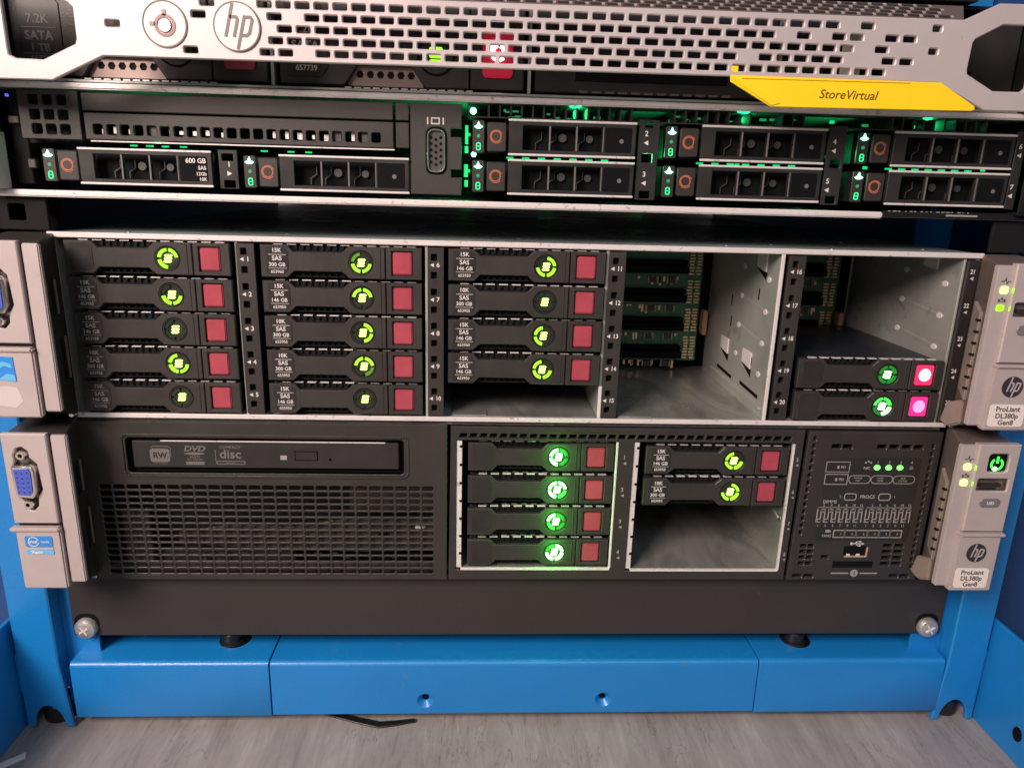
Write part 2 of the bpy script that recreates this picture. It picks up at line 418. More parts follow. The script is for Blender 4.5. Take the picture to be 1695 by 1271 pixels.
# crossbar: three lengths end to end
def bar(x0, x1, yf, top, holes=()):
    zb = -261.5; r = 3.0; prof = []
    for a in range(0, 91, 18): prof.append((yf+r-r*math.sin(math.radians(90-a)) , top-r+r*math.sin(math.radians(a))))
    prof = [(yf, zb+1.2)]+[(yf+r-r*math.cos(math.radians(a)), top-r+r*math.sin(math.radians(a))) for a in range(0, 91, 15)]+[(55, top), (55, top-2), (yf+4, top-2), (yf+4, zb), (yf+1.2, zb)]
    return MB().prismx(prof, x0, x1)
left = bar(-241, -135.6, -3.0, -226.3).mesh(bev=.25); R_.part('crossbar', left, BLU)
right = bar(137.2, 245, -3.0, -226.3).mesh(bev=.25); R_.part('crossbar', right, BLU)
mid = bar(-135.0, 136.6, -2.2, -227.0).mesh()
cut = MB()
for hx in (-50.6, 49.7): cut.lathe(hx, -252.0, [(.01, -4), (4.9, -4), (4.7, -2.3), (2.0, .6), (2.0, 1.4), (.01, 1.4)], 28)
me_c = cut.mesh(smooth=0)
bmm = bmesh.new(); bmm.from_mesh(me_c); bmesh.ops.remove_doubles(bmm, verts=bmm.verts, dist=1e-5); bmesh.ops.recalc_face_normals(bmm, faces=bmm.faces); bmm.to_mesh(me_c); bmm.free()
oa = bpy.data.objects.new('a', mid); oc = bpy.data.objects.new('c', me_c); COL.objects.link(oa); COL.objects.link(oc)
md = oa.modifiers.new('b', 'BOOLEAN'); md.operation = 'DIFFERENCE'; md.solver = 'EXACT'; md.object = oc
dg = bpy.context.evaluated_depsgraph_get(); dg.update()
mid2 = bpy.data.meshes.new_from_object(oa.evaluated_get(dg)); mid2.materials.clear()
bpy.data.objects.remove(oa); bpy.data.objects.remove(oc)
mid2.shade_smooth(); mid2.set_sharp_from_angle(angle=math.radians(30))
cb = R_.part('crossbar', mid2, BLU)
for hx in (-50.6, 49.7): R_.part('screw_hole', MB().cyl(hx, -251.6, 1.9, .9, 1.2, 16).mesh(), BLK, cb)
for bx, by in ((-161, 17.5), (163.8, 16)):
    prof = [(.01, 8.6), (3.6, 8.4), (4.6, 7.2), (5.6, 6.0), (5.7, 1.4), (7.0, 1.0), (7.2, 0)]
    q = MB(); rings = []
    for r, h in prof: rings.append([q.bm.verts.new((bx+r*math.cos(2*math.pi*i/24), by+r*math.sin(2*math.pi*i/24), -226.4+h)) for i in range(24)])
    for a, c in zip(rings, rings[1:]):
        for i in range(24): q.bm.faces.new((a[i], c[i], c[(i+1) % 24], a[(i+1) % 24]))
    bo = R_.part('bolt', q.mesh(), RUB)
    R_.part('bolt_slot', MB().cylz(bx+1.5, by+1, 8.6, -226.7, -226.15, 24), BLK, bo)

# ------------------------------------------------------------------ black blanking panel with two screws
B_ = Thing('blanking_panel', 'matt black blank metal panel screwed on below the lowest server, above the blue crossbar', 'panel', (0, 5, -214.4))
B_.part('panel', plate(rr(1.5, -192.3, 484, 44.2, .8), [], 4.6, 7.0, .4), PLB)
for sx, sz in ((-232.7, -208.7), (234.4, -209.3)):
    sc = B_.part('screw', MB().lathe(sx, sz, [(.01, .3), (3.2, .5), (5.0, 1.2), (5.8, 2.4), (5.8, 4.5), (5.4, 4.6)], 28).mesh(), SCRW)
    B_.part('screw_slot', MB().hexa([(sx-2.6, -.05, sz-1.2), (sx-2.1, -.05, sz-1.9), (sx+2.6, -.05, sz+1.2), (sx+2.1, -.05, sz+1.9)], [(sx-2.6, 1, sz-1.2), (sx-2.1, 1, sz-1.9), (sx+2.6, 1, sz+1.2), (sx+2.1, 1, sz+1.9)]).hexa([(sx-1.2, -.08, sz+2.6), (sx-1.9, -.08, sz+2.1), (sx+1.2, -.08, sz-2.6), (sx+1.9, -.08, sz-2.1)], [(sx-1.2, 1, sz+2.6), (sx-1.9, 1, sz+2.1), (sx+1.2, 1, sz-2.6), (sx+1.9, 1, sz-2.1)]).mesh(), BRT, sc)
    B_.part('screw_hole', MB().prism(rr(sx, sz+2.4, 13, 11, 5, 5), 4.35, 4.6).mesh(), BLK)  # black patch: the hole plus painted shadow around the screw head

# ------------------------------------------------------------------ hot-plug drives of the two 2U servers
_c = {}
def cached(k, f):
    if k not in _c: _c[k] = f()
    return _c[k]
H = 7.5
def d_face():
    out = [(0.4, -H), (12.5, -H), (15.6, -4.5), (38.0, -4.5), (41.2, -H), (58.0, -H), (58.0, H), (41.2, H), (38.0, 4.5), (15.6, 4.5), (12.5, H), (0.4, H)]
    return plate(out, [circ(46.8, 0, 5.6, 32)], -2.2, 0.2, .35)
def d_grille():
    b = MB().box(12, 42, 2.4, 3.0, -H, H)
    for i in range(8):
        x = 15.5+i*3.1
        for z in (-6.2, 6.2): b.box(x, x+1.2, 1.2, 2.4, z-.8, z+.8)
    b.box(15, 39, .6, 2.2, -H, -H+.5)
    return b.mesh(bev=.12)
def d_button(): return plate(rect(58.4, 75.2, -H, H), [rect(61.0, 71.0, -5.8, 5.8)], -2.2, .2, .3)
def d_body(): return MB().box(1.5, 74, 3.2, 100, -7.1, 7.1).mesh(bev=.3)
def d_dots():
    b = MB()
    for i in range(12): b.box(8+i*5.2, 11+i*5.2, 3.6, 5.4, 7.05, 7.3)
    return b.mesh()
def d_spring():
    b = MB()
    for i in range(11): b.box(6+i*6.2, 10.2+i*6.2, .6, 2.2, 7.45, 7.85)
    return b.mesh()
def d_seg(q):
    a = {'TR': (8, 82), 'TL': (98, 172), 'BL': (188, 262), 'BR': (278, 352)}[q]
    return MB().arc(46.8, 0, 3.35, 4.75, -1.9, -1.0, math.radians(a[0]), math.radians(a[1]), 8).mesh(smooth=0)
def d_icon():
    b = MB()
    for z in (-1.35, 0, 1.35): b.prism(rr(46.8+.18*z, z, 3.3, .95, .45), -2.0, -1.0)
    return b.mesh(smooth=0)
def d_lettering(lines):
    ms = [text(lines[0], 2.7, -2.45, 8.0, 5.0, bold=.02), MB().box(4.2, 12.2, -2.5, -2.45, 3.0, 3.2).mesh(),
          text(lines[1], 2.9, -2.45, 8.0, 1.3, bold=.02), text(lines[2], 2.5, -2.45, 8.0, -1.6, bold=.015),
          MB().box(4.0, 12.4, -2.5, -2.45, -3.3, -3.15).mesh(), text(lines[3], 2.0, -2.45, 8.0, -4.9, bold=.01)]
    return join(*ms)
GRP2 = 'hard drives in the middle server'; GRP4 = 'hard drives in the lower server'
def drive(x, z, lit, lines, label, group, green=False, glow=None, core='b'):
    t = Thing('hard_drive', label, 'hard drive', (x, random.uniform(-.35, .45), z), group)
    t.e.rotation_euler = (random.uniform(-.004, .004), random.uniform(-.003, .003), random.uniform(-.006, .006))
    pt = lambda n, k, f, m_, u=None, kk=None: t.part(n, cached((k, m_.name), lambda: f().copy() if False else f()), m_, u, local=True, kind=kk)
    pt('drive_body', 'body', d_body, NAVY); pt('body_vents', 'dots', d_dots, ZN)
    pt('face_plate', 'face', d_face, PL)
    pt('grille', 'grille', d_grille, DK)
    pt('spring_strip', 'spring', d_spring, STL)
    lp = pt('label_plate', 'lplate', lambda: plate([(2.8, -5.9), (11.2, -5.9), (13.2, -3.8), (13.2, 4.6), (11.2, 6.6), (2.8, 6.6)], [], -2.42, -2.0, .12), PL2)
    if lines: pt('lettering', 'let'+''.join(lines), lambda: d_lettering(lines), WHT if x > -130 or z < -300 else GRY, lp)
    ring = pt('status_ring', 'disc', lambda: join(MB().cyl(46.8, 0, 5.5, -1.0, -.2, 28).mesh(), MB().arc(46.8, 0, 5.05, 5.45, -2.3, -1, 0, 6.2832, 28).mesh()), PL2)
    on, off, cc = (GG, GGD, GGC) if green else (LG, LGD, LGC)
    for q in ('TL', 'TR', 'BL', 'BR'):
        m_ = UNL
        if q in lit: m_ = on
        if q.lower() in lit: m_ = off
        if q+'*' in lit: m_ = cc
        pt('light_segment', 'seg'+q, lambda: d_seg(q), m_, ring)
    pt('activity_light', 'icon', d_icon, cc if core == 'b' else on, ring)
    pt('rib', 'rib', lambda: MB().box(55.4, 56.0, -2.5, -2.0, -H+.6, H-.6).mesh(bev=.15), PL)
    la = pt('release_latch', 'button', d_button, PL)
    pt('button_surround', 'surr', lambda: MB().box(60.8, 71.2, -.9, -.2, -6, 6).mesh(), REDD, la)
    rb = pt('release_button', 'red', lambda: MB().box(61.6, 70.5, -1.9, -.5, -5.2, 5.2).mesh(bev=.5, seg=2), {None: RED, 'p': PNK, 'm': PUR}[glow], la)
    if green and z < -100:
        l = bpy.data.lights.new('led_glow', 'POINT'); l.energy = .012; l.color = (.06, 1, .05); l.shadow_soft_size = .004
        lo_ = bpy.data.objects.new('led_glow', l); COL.objects.link(lo_); lo_.parent = t.e; lo_.location = (.0468, -.009, 0)
    if glow: pt('button_light', 'glow', lambda: MB().prism([(66+3.1*math.cos(i*.3927), 0.2+3.3*math.sin(i*.3927)) for i in range(16)], -2.0, -1.8).mesh(), PNC if glow == 'p' else PUC, la)
    return t
L15 = ('15K', 'SAS', '146 GB', '653950'); L10 = ('10K', 'SAS', '300 GB', '653955'); L153 = ('15K', 'SAS', '300 GB', '653960')
ROW = [-9.7-16.75*j for j in range(5)]
cols = [(-214.9, [((['TL', 'TR', 'BL']), None), (['BL', 'BR'], L15), ([], L15), (['TL', 'BL', 'BR'], L10), ([], L15)]),
        (-126.2, [(['tl', 'BL', 'BR', 'TL'], L153), (['TL', 'TR'], L15), (['TR', 'BR'], L10), (['TL', 'TR', 'br', 'BR'], L10), ([], L15)]),
        (-38.9, [(['TR', 'BL', 'BR'], L15), ([], L10), (['TL', 'BL'], L15), (['TL', 'BL', 'BR'], L15)])]
CW = ('leftmost', 'second', 'third'); RW = ('top', 'second', 'middle', 'fourth', 'bottom')
for ci, (cx, rows) in enumerate(cols):
    for j, (lit, ln) in enumerate(rows):
        wr = 'unlabelled' if ln is None else f'{ln[0]} {ln[2]}'
        drive(cx, ROW[j], lit, ln, f'{wr} drive in {RW[j]} row of the {CW[ci]} drive column, middle server', GRP2)
drive(136.3, -60.0, ['tl', 'tr', 'bl', 'br'], None, 'drive with green ring and bright pink lit button, directly under the open right bay', GRP2, green=True, glow='p')
drive(136.3, -76.8, ['TL', 'TR', 'BR*', 'bl'], None, 'drive with green ring and magenta lit button, lowest at the right end', GRP2, green=True, glow='m')
for j, lit in enumerate((['TL*', 'BL*', 'tr', 'br'], ['TL*', 'TR*', 'BL*', 'BR'], ['TL*', 'tr', 'br', 'BL'], ['tl', 'TR*', 'BR*', 'BL*'])):
    drive(-28.6, -106.4-17.95*j, lit, None, f'{("topmost", "second from top", "third from top", "bottom")[j]} of four unlabelled drives with bright green rings, lowest server', GRP4, green=True)
drive(62.6, -107.1, ['TL', 'BL', 'BR'], L15, 'black drive marked 15K 146 GB in the right cage of the lowest server', GRP4)
drive(62.6, -124.8, ['TR', 'BR', 'BL'], L10, 'black drive marked 10K 300 GB just above the empty steel bay, lowest server', GRP4)

# ------------------------------------------------------------------ ears of the two 2U servers
def rivet(b, x, y, z, s=1):
    b.prismx([(y+2.5*s*math.cos(i*.5236), z+1.6*s*math.sin(i*.5236)) for i in range(12)], x-.5, x)
def ears(T, dz, torn=False):
    # left ear
    zt, zb = -88.2+dz, -166.8+dz
    side = [(-23.5, zt-.6), (0, zt+2), (3, zt+2), (3, zb-6), (-6, zb-5), (-18, zb+1.0), (-23.5, zb+4)]
    body = MB(); bm = body.bm
    a = [bm.verts.new((-241, y, z)) for y, z in side]
    b2 = [bm.verts.new((-213.2-(y+23.5)*.26, y, z)) for y, z in side]
    n_ = len(side); bm.faces.new(a); bm.faces.new(b2[::-1])
    for i in range(n_): bm.faces.new((a[i], b2[i], b2[(i+1) % n_], a[(i+1) % n_]))
    ear = T.part('left_ear', body.mesh(bev=.5), PL, label='grey ear with blue VGA socket and blue sticker')
    T.part('ear_stripe', MB().box(-220.0, -212.9, -24.6, -22, zb+2.4, zt-.8).mesh(bev=.5, seg=2), SIL2, ear)
    holes = [[(-238.3, -104.6+dz), (-236.6, -101.2+dz), (-236.9, -98.2+dz), (-235.2, -94.9+dz), (-232.6, -94.3+dz), (-230.2, -96.2+dz), (-229.8, -99.4+dz), (-226.9, -102.6+dz), (-225.9, -115.4+dz), (-228.4, -119.2+dz), (-228.8, -123.6+dz), (-231.2, -126.2+dz), (-234.2, -125.4+dz), (-235.2, -121.2+dz), (-237.7, -117.6+dz)]]
    T.part('ear_panel', plate(rect(-241.3, -221.0, -132.6+dz, zt+.3), holes, -26, -23.4, .45), SIL2, ear)
    T.part('socket_recess', MB().box(-239, -225, -23.35, -23.0, -127+dz, -94+dz), SIL3, ear)
    v = T.part('vga_socket', MB().prism([(-237.2, -103.0+dz), (-228.6, -102.4+dz), (-227.2, -105+dz), (-227.4, -116+dz), (-229.6, -119.2+dz), (-236.6, -118.2+dz)], -28.2, -23.2).mesh(bev=.5), CHR)
    T.part('socket_insert', MB().prism([(-236.2, -104.4+dz), (-229.8, -104.0+dz), (-228.8, -106+dz), (-229.0, -115.6+dz), (-230.4, -117.4+dz), (-235.6, -116.8+dz)], -28.6, -28.1).mesh(), VGA, v)
    pins = MB()
    for c_ in range(3):
        for k in range(5):
            pins.cyl(-234.9+c_*2.3, -106.0+dz-k*2.35-(c_ % 2)*.9+(.6 if c_ == 1 else 0), .42, -28.75, -28.5, 8)
    T.part('pin_holes', pins.mesh(), INK, v)
    for zz in (-98.2, -122.6):
        T.part('jack_screw', MB().lathe(-233.0, zz+dz, [(.9, -25.5), (1.0, -27.2), (2.0, -27.2), (2.4, -26.4), (2.4, -23)], 8).mesh(), CHR, v)
    T.part('flap', MB().box(-241.2, -220.6, -26.6, -23, zb, -135.6+dz).box(-243.2, -220.4, -27.8, -24, -136.4+dz, -134.2+dz).mesh(bev=.7, seg=2), SIL2, ear)
    if not torn:
        st = T.part('blue_sticker', MB().prism(rr(-230.9, -141.6+dz, 12.6, 5.6, .7), -26.9, -26.6).mesh(), STK, None)
        T.part('sticker_lettering', join(text('intel', 2.1, -26.95, -233.3, -141.6+dz, bold=.02), MB().arc(-233.3, -141.6+dz, 2.2, 2.5, -27.0, -26.95, .3, 6.1, 20).mesh(), text('inside', 1.7, -26.95, -228.0, -141.6+dz), text('Xeon', 2.3, -26.95, -232.2, -147.1+dz, bold=.03)), PAP, st)
        T.part('sticker_band', MB().prism(rr(-230.9, -147.1+dz, 12.6, 2.3, .5), -26.9, -26.6).mesh(), STK2, st)
        T.part('sticker_middle', MB().prism(rr(-230.9, -145.2+dz, 12.6, 1.2, .3), -26.88, -26.6).mesh(), SIL, st)
    else:
        st = T.part('blue_sticker', MB().prism([(-241, -138.2+dz), (-229.5, -138.6+dz), (-229.2, -149.8+dz), (-233, -149.4+dz), (-241, -147+dz)], -26.9, -26.6).mesh(), STK, None, label='torn and worn blue sticker')
        st.data.materials[0] = STK
        T.part('worn_patch', join(MB().prism([(-241, -145.5+dz), (-238, -142.2+dz), (-234, -140.6+dz), (-230.6, -141.8+dz), (-230.2, -143.6+dz), (-233.5, -142.6+dz), (-236.5, -144.4+dz), (-239, -147+dz)], -26.98, -26.9).mesh(), MB().prism([(-237, -149+dz), (-233, -146.2+dz), (-229.6, -146.8+dz), (-229.4, -149.6+dz), (-233, -149.3+dz)], -26.98, -26.9).mesh()), STK2, st)
        T.part('paper_residue', MB().prism([(-240, -153+dz), (-235, -152+dz), (-229.5, -152.5+dz), (-227.6, -159+dz), (-231, -162+dz), (-239, -161+dz)], -26.7, -26.6).mesh(), mat('glue_residue', (.50, .46, .46), .6), st)
    # vents on the inner side
    for y0, z0, z1 in ((-17, -106, -122), (-12.5, -133, -153)):
        xx = -213.4-(y0+23.5)*.26
        T.part('side_slot', MB().hexa([(xx+.4, y0, z0+dz), (xx-1.2, y0+6, z0+dz), (xx-1.2, y0+6, z1+dz), (xx+.4, y0, z1+dz)], [(xx-1, y0, z0+dz), (xx-2, y0+6, z0+dz), (xx-2, y0+6, z1+dz), (xx-1, y0, z1+dz)]), DK, ear)
        T.part('slot_edge', MB().box(xx-1.6, xx-.4, y0+6, y0+7, z1+dz, z0+dz).mesh(bev=.2), SIL3, ear)
    # right ear
    side = [(-24, zt-.6), (0, zt+2), (3, zt+2), (3, zb-6), (-8, zb-4.5), (-20, zb+1.0), (-24, zb+2.5)]
    body = MB(); bm = body.bm
    a = [bm.verts.new((240.5, y, z)) for y, z in side]
    b2 = [bm.verts.new((213.0+(y+24)*.36, y, z)) for y, z in side]
    bm.faces.new(a); bm.faces.new(b2[::-1])
    for i in range(n_): bm.faces.new((a[i], b2[i], b2[(i+1) % n_], a[(i+1) % n_]))
    ear = T.part('right_ear', body.mesh(bev=.5), SIL3, label='silver ear with power button, socket and name sticker')
    T.part('ear_stripe', MB().box(212.6, 221.4, -25.4, -22, zb+1.2, zt-.6).mesh(bev=.5, seg=2), SIL2, ear)
    pan = T.part('ear_panel', plate(rect(220.0, 241.2, -134.0+dz, zt+.4), [rr(231.2, -97.4+dz, 10.2, 9.6, 1.6), rr(230.4, -108.9+dz, 15.4, 6.6, .8)], -27.2, -23.6, .5), SIL2)
    pb = T.part('power_button', MB().prism(rr(231.2, -97.4+dz, 9.6, 9.0, 1.4), -26.2, -23.4).mesh(bev=.4), BLK)
    T.part('power_light', join(MB().arc(231.0, -98.2+dz, 2.3, 3.3, -26.5, -26.2, math.radians(125), math.radians(415), 16).mesh(), MB().box(230.5, 231.6, -26.5, -26.2, -97.6+dz, -94.2+dz).mesh()), GG, pb)
    T.part('power_glint', MB().prism([(230.2+1.3*math.cos(i*.5236), -100.5+dz+1.1*math.sin(i*.5236)) for i in range(12)], -26.6, -26.4).mesh(), GGC, pb)
    us = T.part('usb_socket', MB().box(223, 238, -23.9, -23.5, -112.0+dz, -105.8+dz), BLK)
    T.part('socket_shell', MB().ribbon([(223.2, -112.0+dz), (237.8, -112.0+dz), (237.8, -105.8+dz)], .7, -26.6, -23.8).mesh(), CHR, us)
    T.part('socket_tongue', MB().box(225.2, 235.8, -25.8, -24, -110.6+dz, -108.8+dz).mesh(), PL2, us)
    ub = T.part('unit_button', MB().prism(rr(230.9, -118.3+dz, 10.6, 4.8, 2.3, 4), -27.7, -27).mesh(bev=.25), mat('grey_button', (.16, .15, .15), .4))
    T.part('button_legend', text('UID', 2.2, -27.75, 230.9, -118.3+dz, bold=.03), WHT, ub)
    l1 = T.part('health_light', MB().prism(rr(217.0, -100.0+dz, 3.6, 3.4, .9), -25.9, -25.3).mesh(), LGC)
    T.part('light_edge', MB().box(219.8, 220.5, -27.35, -27.0, -101.2+dz, -98.8+dz), LG, l1)
    l2 = T.part('network_light', MB().prism(rr(216.7, -108.3+dz, 3.6, 3.2, .9), -25.9, -25.3).mesh(), LGC if not torn else LG)
    T.part('light_edge', MB().box(219.8, 220.4, -27.35, -27.0, -109.4+dz, -107.2+dz), LG, l2)
    ic = MB()
    ic.ribbon([(215.0, -96.0+dz), (216.4, -96.0+dz), (217.0, -94.6+dz), (217.8, -97.2+dz), (218.4, -96.0+dz), (219.6, -96.0+dz)], .4, -25.5, -25.4)
    for k in range(3): ic.box(215.2+k*1.3, 216.1+k*1.3, -25.5, -25.4, -105.2+dz+(k % 2)*.7, -104.2+dz+(k % 2)*.7)
    ic.box(215.0, 219.0, -25.5, -25.4, -105.5+dz, -105.3+dz)
    T.part('light_symbols', ic.mesh(smooth=0), INK, ear)
    fl = T.part('flap', MB().box(218.6, 240.6, -28.0, -23.4, zb-.3, -135.6+dz).box(218.8, 242.0, -29.2, -24, -136.4+dz, -134.6+dz).mesh(bev=.7, seg=2), SIL2)
    lg = T.part('maker_badge', MB().cyl(228.9, -145.3+dz, 5.1, -28.3, -27.9, 32), mat('badge_dark', (.028, .026, .035), .4), fl)
    T.part('badge_letters', hp(228.9, -145.3+dz, 5.0, -28.42), SIL, fl)
    T.part('name_sticker', MB().prism(rr(228.9, -159.5+dz, 17.4, 11.0, 1.4, 3), -28.3, -27.9).mesh(), PAP, fl)
    T.part('sticker_lettering', join(*[text(s_, 3.5, -28.35, 228.9, z_+dz, bold=.012) for s_, z_ in (('ProLiant', -156.3), ('DL380p', -159.7), ('Gen8', -163.0))]), INK, fl)
    # ribbed bracket on the inner side
    br = T.part('side_bracket', MB().hexa([(213.9, -17, -112+dz), (217.9, -6, -108+dz), (217.9, -6, -152+dz), (213.9, -17, -155.5+dz)], [(217.0, -17, -112+dz), (221.0, -6, -108+dz), (221.0, -6, -152+dz), (217.0, -17, -155.5+dz)]).mesh(bev=.35), BRK)
    nt_ = MB()
    for k in range(7): nt_.box(213.1, 214.6, -17.6, -15.8, -116-k*5.6+dz, -115-k*5.6+dz)
    each(T, 'bracket_notch', nt_.mesh(), DK, br)
    T.part('foot_corner', MB().prismx([(-15, zb+11), (-4, zb+7), (-1, zb-4), (-8, zb-5), (-16, zb-1)], 214.6, 219.5).mesh(bev=.8, seg=2), BRK)
    for cx, cy, cz in ((-219, -4, zb-5), (218, -4, zb-5)):
        T.part('ear_screw', MB().cyl(cx, cz, 1.3, cy-3, cy, 10).mesh(bev=.3), CHR)

def cage_floor(x0, x1, zf, y1=104):
    return MB().box(x0, x1, .8, y1, zf-.8, zf).box(x0+1, x0+18, 1, 9, zf, zf+.5).mesh(bev=.15)

# ------------------------------------------------------------------ middle server (2U, twenty-five bays)
S2 = Thing('server', 'middle server with five drive columns, the fourth one empty, between silver ears', 'server', (0, 0, -88), 'servers stacked in the rack')
lid = S2.part('lid', join(MB().box(-222, 222, 0, 640, -1.1, .9).mesh(bev=.2)), LID)
S2.part('lid_edge', MB().box(-222.2, 222.2, -1.0, 0.05, -1.25, 1.35).mesh(bev=.35), STL, lid)
rv = MB()
for rx, ry in [(-190, 10), (-120, 26), (-60, 8), (-4, 30), (22, 8), (38, 13), (100, 16), (128, 30), (150, 8), (205, 22), (-150, 60), (60, 70), (180, 60)]:
    rv.cylz(rx, ry, 1.1, .85, 1.15, 10)
each(S2, 'lid_rivet', rv.mesh(), CHR, lid)
S2.part('floor_pan', join(MB().box(-219, 219, .3, 640, -87.6, -86.4).box(-221, -219.2, .3, 640, -86.2, -1.3).box(219.2, 221, .3, 640, -86.2, -1.3).mesh()), ZN)
S2.part('bottom_edge', MB().box(-220.3, 219.2, -1.2, .2, -87.9, -85.5).mesh(bev=.3), STL)
S2.part('rear_bulkhead', MB().box(-218, 218, 118, 120, -86.3, -1.3), DK)
for x0 in (-138.0, -49.6, 36.9, 122.0):
    cw = S2.part('cage_wall', MB().box(x0, x0+1.4, .2, 104, -86.2, -1.3).mesh(bev=.2), ZN)
    if x0 > 0: S2.part('wall_edge', MB().box(x0-.2, x0+1.6, -1.0, .2, -85.4, -1.4 if x0 > 100 else -68.5).mesh(bev=.2), STL, cw)
    if x0 > 120:
        b = MB(); sl = MB(); tb = MB(); rl = MB()
        for j in range(4):
            z = -12.6-16.3*j
            rivet(b, x0+.05, 46.5, z+.6); rivet(b, x0+.05, 11.4, z-2.6)
            rl.prismx([(46, z+1.4), (46, z-.4), (11, z-3.6), (11, z-1.8)], x0-.25, x0+.05)
        for y, z in ((60, -45), (23, -24), (23, -61), (62, -33)): sl.prismx([(y-1, z-3), (y+.6, z-3), (y+.6, z+3), (y-1, z+3)], x0-.08, x0+.1)
        for y, z in ((22.5, -8), (66, -60.5), (29.5, -60.5)): tb.prismx([(y-6.5, z+5), (y+6.5, z+5), (y+6.5, z-2.5), (y-6.5, z-4)], x0-.5, x0+.1); sl.prismx([(y-7.5, z-4), (y+7, z-2.6), (y-7.5, z-8)], x0-.3, x0+.08)
        rl.prismx([(86, -78.2), (86, -79.6), (4, -81.2), (4, -79.8)], x0-1.2, x0)
        for k in ((36, 9), (76, 50)): sl.prismx([(k[0], -74), (k[0], -76), (k[1], -77), (k[1], -75)], x0-.12, x0)
        each(S2, 'rivet', b.mesh(bev=.3), BRT, cw); each(S2, 'wall_slot', sl.mesh(), BLK, cw); each(S2, 'bright_tab', tb.mesh(bev=.2), BRT, cw); each(S2, 'drive_rail', rl.mesh(bev=.2), ZN, cw)
rw = S2.part('right_cage_wall', MB().box(213.2, 214.4, .2, 104, -86.2, -1.3).mesh(bev=.2), ZN)
b = MB(); tb = MB(); rl = MB()
for j in range(3):
    z = -12.6-16.3*j; rivet(b, 213.25, 46.5, z+.6); rivet(b, 213.25, 11.4, z-2.6)
    rl.prismx([(46, z+1.4), (46, z-.4), (11, z-3.6), (11, z-1.8)], 212.9, 213.25)
tb.prismx([(20, -2.5), (32, -2.5), (32, -8), (20, -9)], 212.6, 213.3)
each(S2, 'rivet', b.mesh(bev=.3), BRT, rw); each(S2, 'drive_rail', rl.mesh(bev=.2), ZN, rw); each(S2, 'bright_tab', tb.mesh(), BRT, rw)
for x0, x1 in ((-37, 36.5), (47, 121.6), (134, 213)):
    S2.part('bay_floor', cage_floor(x0, x1, -85.3), WORN)
# backplane boards with their connectors
for x0, x1, n_ in ((47, 116, 4), (134, 204, 3)):
    bd = S2.part('backplane_board', MB().box(x0, x1, 103.2, 104.8, -79, -2), PCB)
    for k in range(n_):
        z = -18.6-17.9*k
        cn = S2.part('board_connector', MB().box(x0+16, x0+58.5, 96, 103.2, z-4.2, z+.4).box(x0+16, x0+58.5, 99, 103.2, z+.8, z+3.6).mesh(bev=.4), BLK, bd)
    res = MB(); chips = MB(); cp = MB(); random.seed(3+int(x0))
    for k in range(n_):
        z = -18.6-17.9*k
        for c_ in range(2):
            for i in range(8): res.box(x0+60.5+c_*4.4+random.uniform(-.5, .5), x0+63.4+c_*4.4+random.uniform(-.3, .3), 102.2, 103.2, z+8-i*1.9, z+9.0-i*1.9)
        for i in range(9):
            xx = x0+18+random.random()*38; res.box(xx, xx+1.3, 102.4, 103.2, z-7.4-random.random()*5, z-6.8)
        for xx in (36, 48): chips.box(x0+xx, x0+xx+3.6, 102, 103.2, z-10.6, z-7.0); cp.box(x0+xx-1.4, x0+xx-.5, 102, 103.2, z-10.8, z-6.8); cp.box(x0+xx+4.2, x0+xx+5.1, 102, 103.2, z-10.8, z-6.8)
    S2.part('resistors', res.mesh(), BRZ, bd, kind='stuff'); each(S2, 'chip', chips.mesh(), RUB, bd); each(S2, 'capacitor', cp.mesh(), mat('tan_pads', (.36, .34, .22), .5), bd)
    S2.part('board_print', join(text('J14  J4  SAS', 2.2, 103.1, x0+30, -68), text('C12', 2, 103.1, x0+14, -30)), GRY, bd)
    S2.part('light_pipe', MB().prism(rr(x0+71.5, -53, 3.0, 16, 1.4, 3), 96, 103).mesh(bev=.4), mat('brown_pipe', (.35, .19, .11), .4))
# numbered strips between the columns
def strip(T, x0, x1, rows, nums, z0, z1, digit_dx=3.1):
    cx = (x0+x1)/2-.8
    hs = [rr(cx, r+d, 2.8, 3.2, .4) for r in rows for d in (3.6, -4.9)]
    st = T.part('number_strip', plate(rect(x0, x1, z0, z1), hs, -1.2, 1.0, .2), PL)
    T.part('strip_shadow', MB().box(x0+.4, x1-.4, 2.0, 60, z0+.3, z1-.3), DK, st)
    ms = []
    for r, nn in zip(rows, nums):
        ms.append(tri(cx-.9+(-.6 if nn > 9 else 0), r, 1.9, -1.25)); ms.append(text(str(nn), 3.1, -1.25, cx+(1.9 if nn < 10 else 2.0), r, bold=.02, squeeze=1 if nn < 10 else .9))
    T.part('strip_numbers', join(*ms), WHT, st)
arr = [-9.6-16.45*j for j in range(5)]
strip(S2, -137.2, -128.7, [a+.3 for a in arr], [1, 2, 3, 4, 5], -84.8, -2.0)
strip(S2, -48.4, -40.6, [a-.5 for a in arr], [6, 7, 8, 9, 10], -84.8, -2.0)
strip(S2, 38.2, 46.2, [a-.4 for a in arr], [11, 12, 13, 14, 15], -84.8, -2.0)
strip(S2, 125.6, 133.9, [a for a in arr], [16, 17, 18, 19, 20], -84.8, -2.0)
st = S2.part('number_strip', MB().box(214.5, 220.6, -1.4, 3, -85.3, -2).mesh(bev=.4), PL2)
ms = []
for j in range(5):
    z = -10.9-16.7*j; ms += [text(str(21+j), 3.1, -1.45, 217.4, z+3.2, bold=.02, squeeze=.85), tri(217.4, z, 1.8, -1.45)]
S2.part('strip_numbers', join(*ms), WHT, st)
ears(S2, 86.9, torn=True)

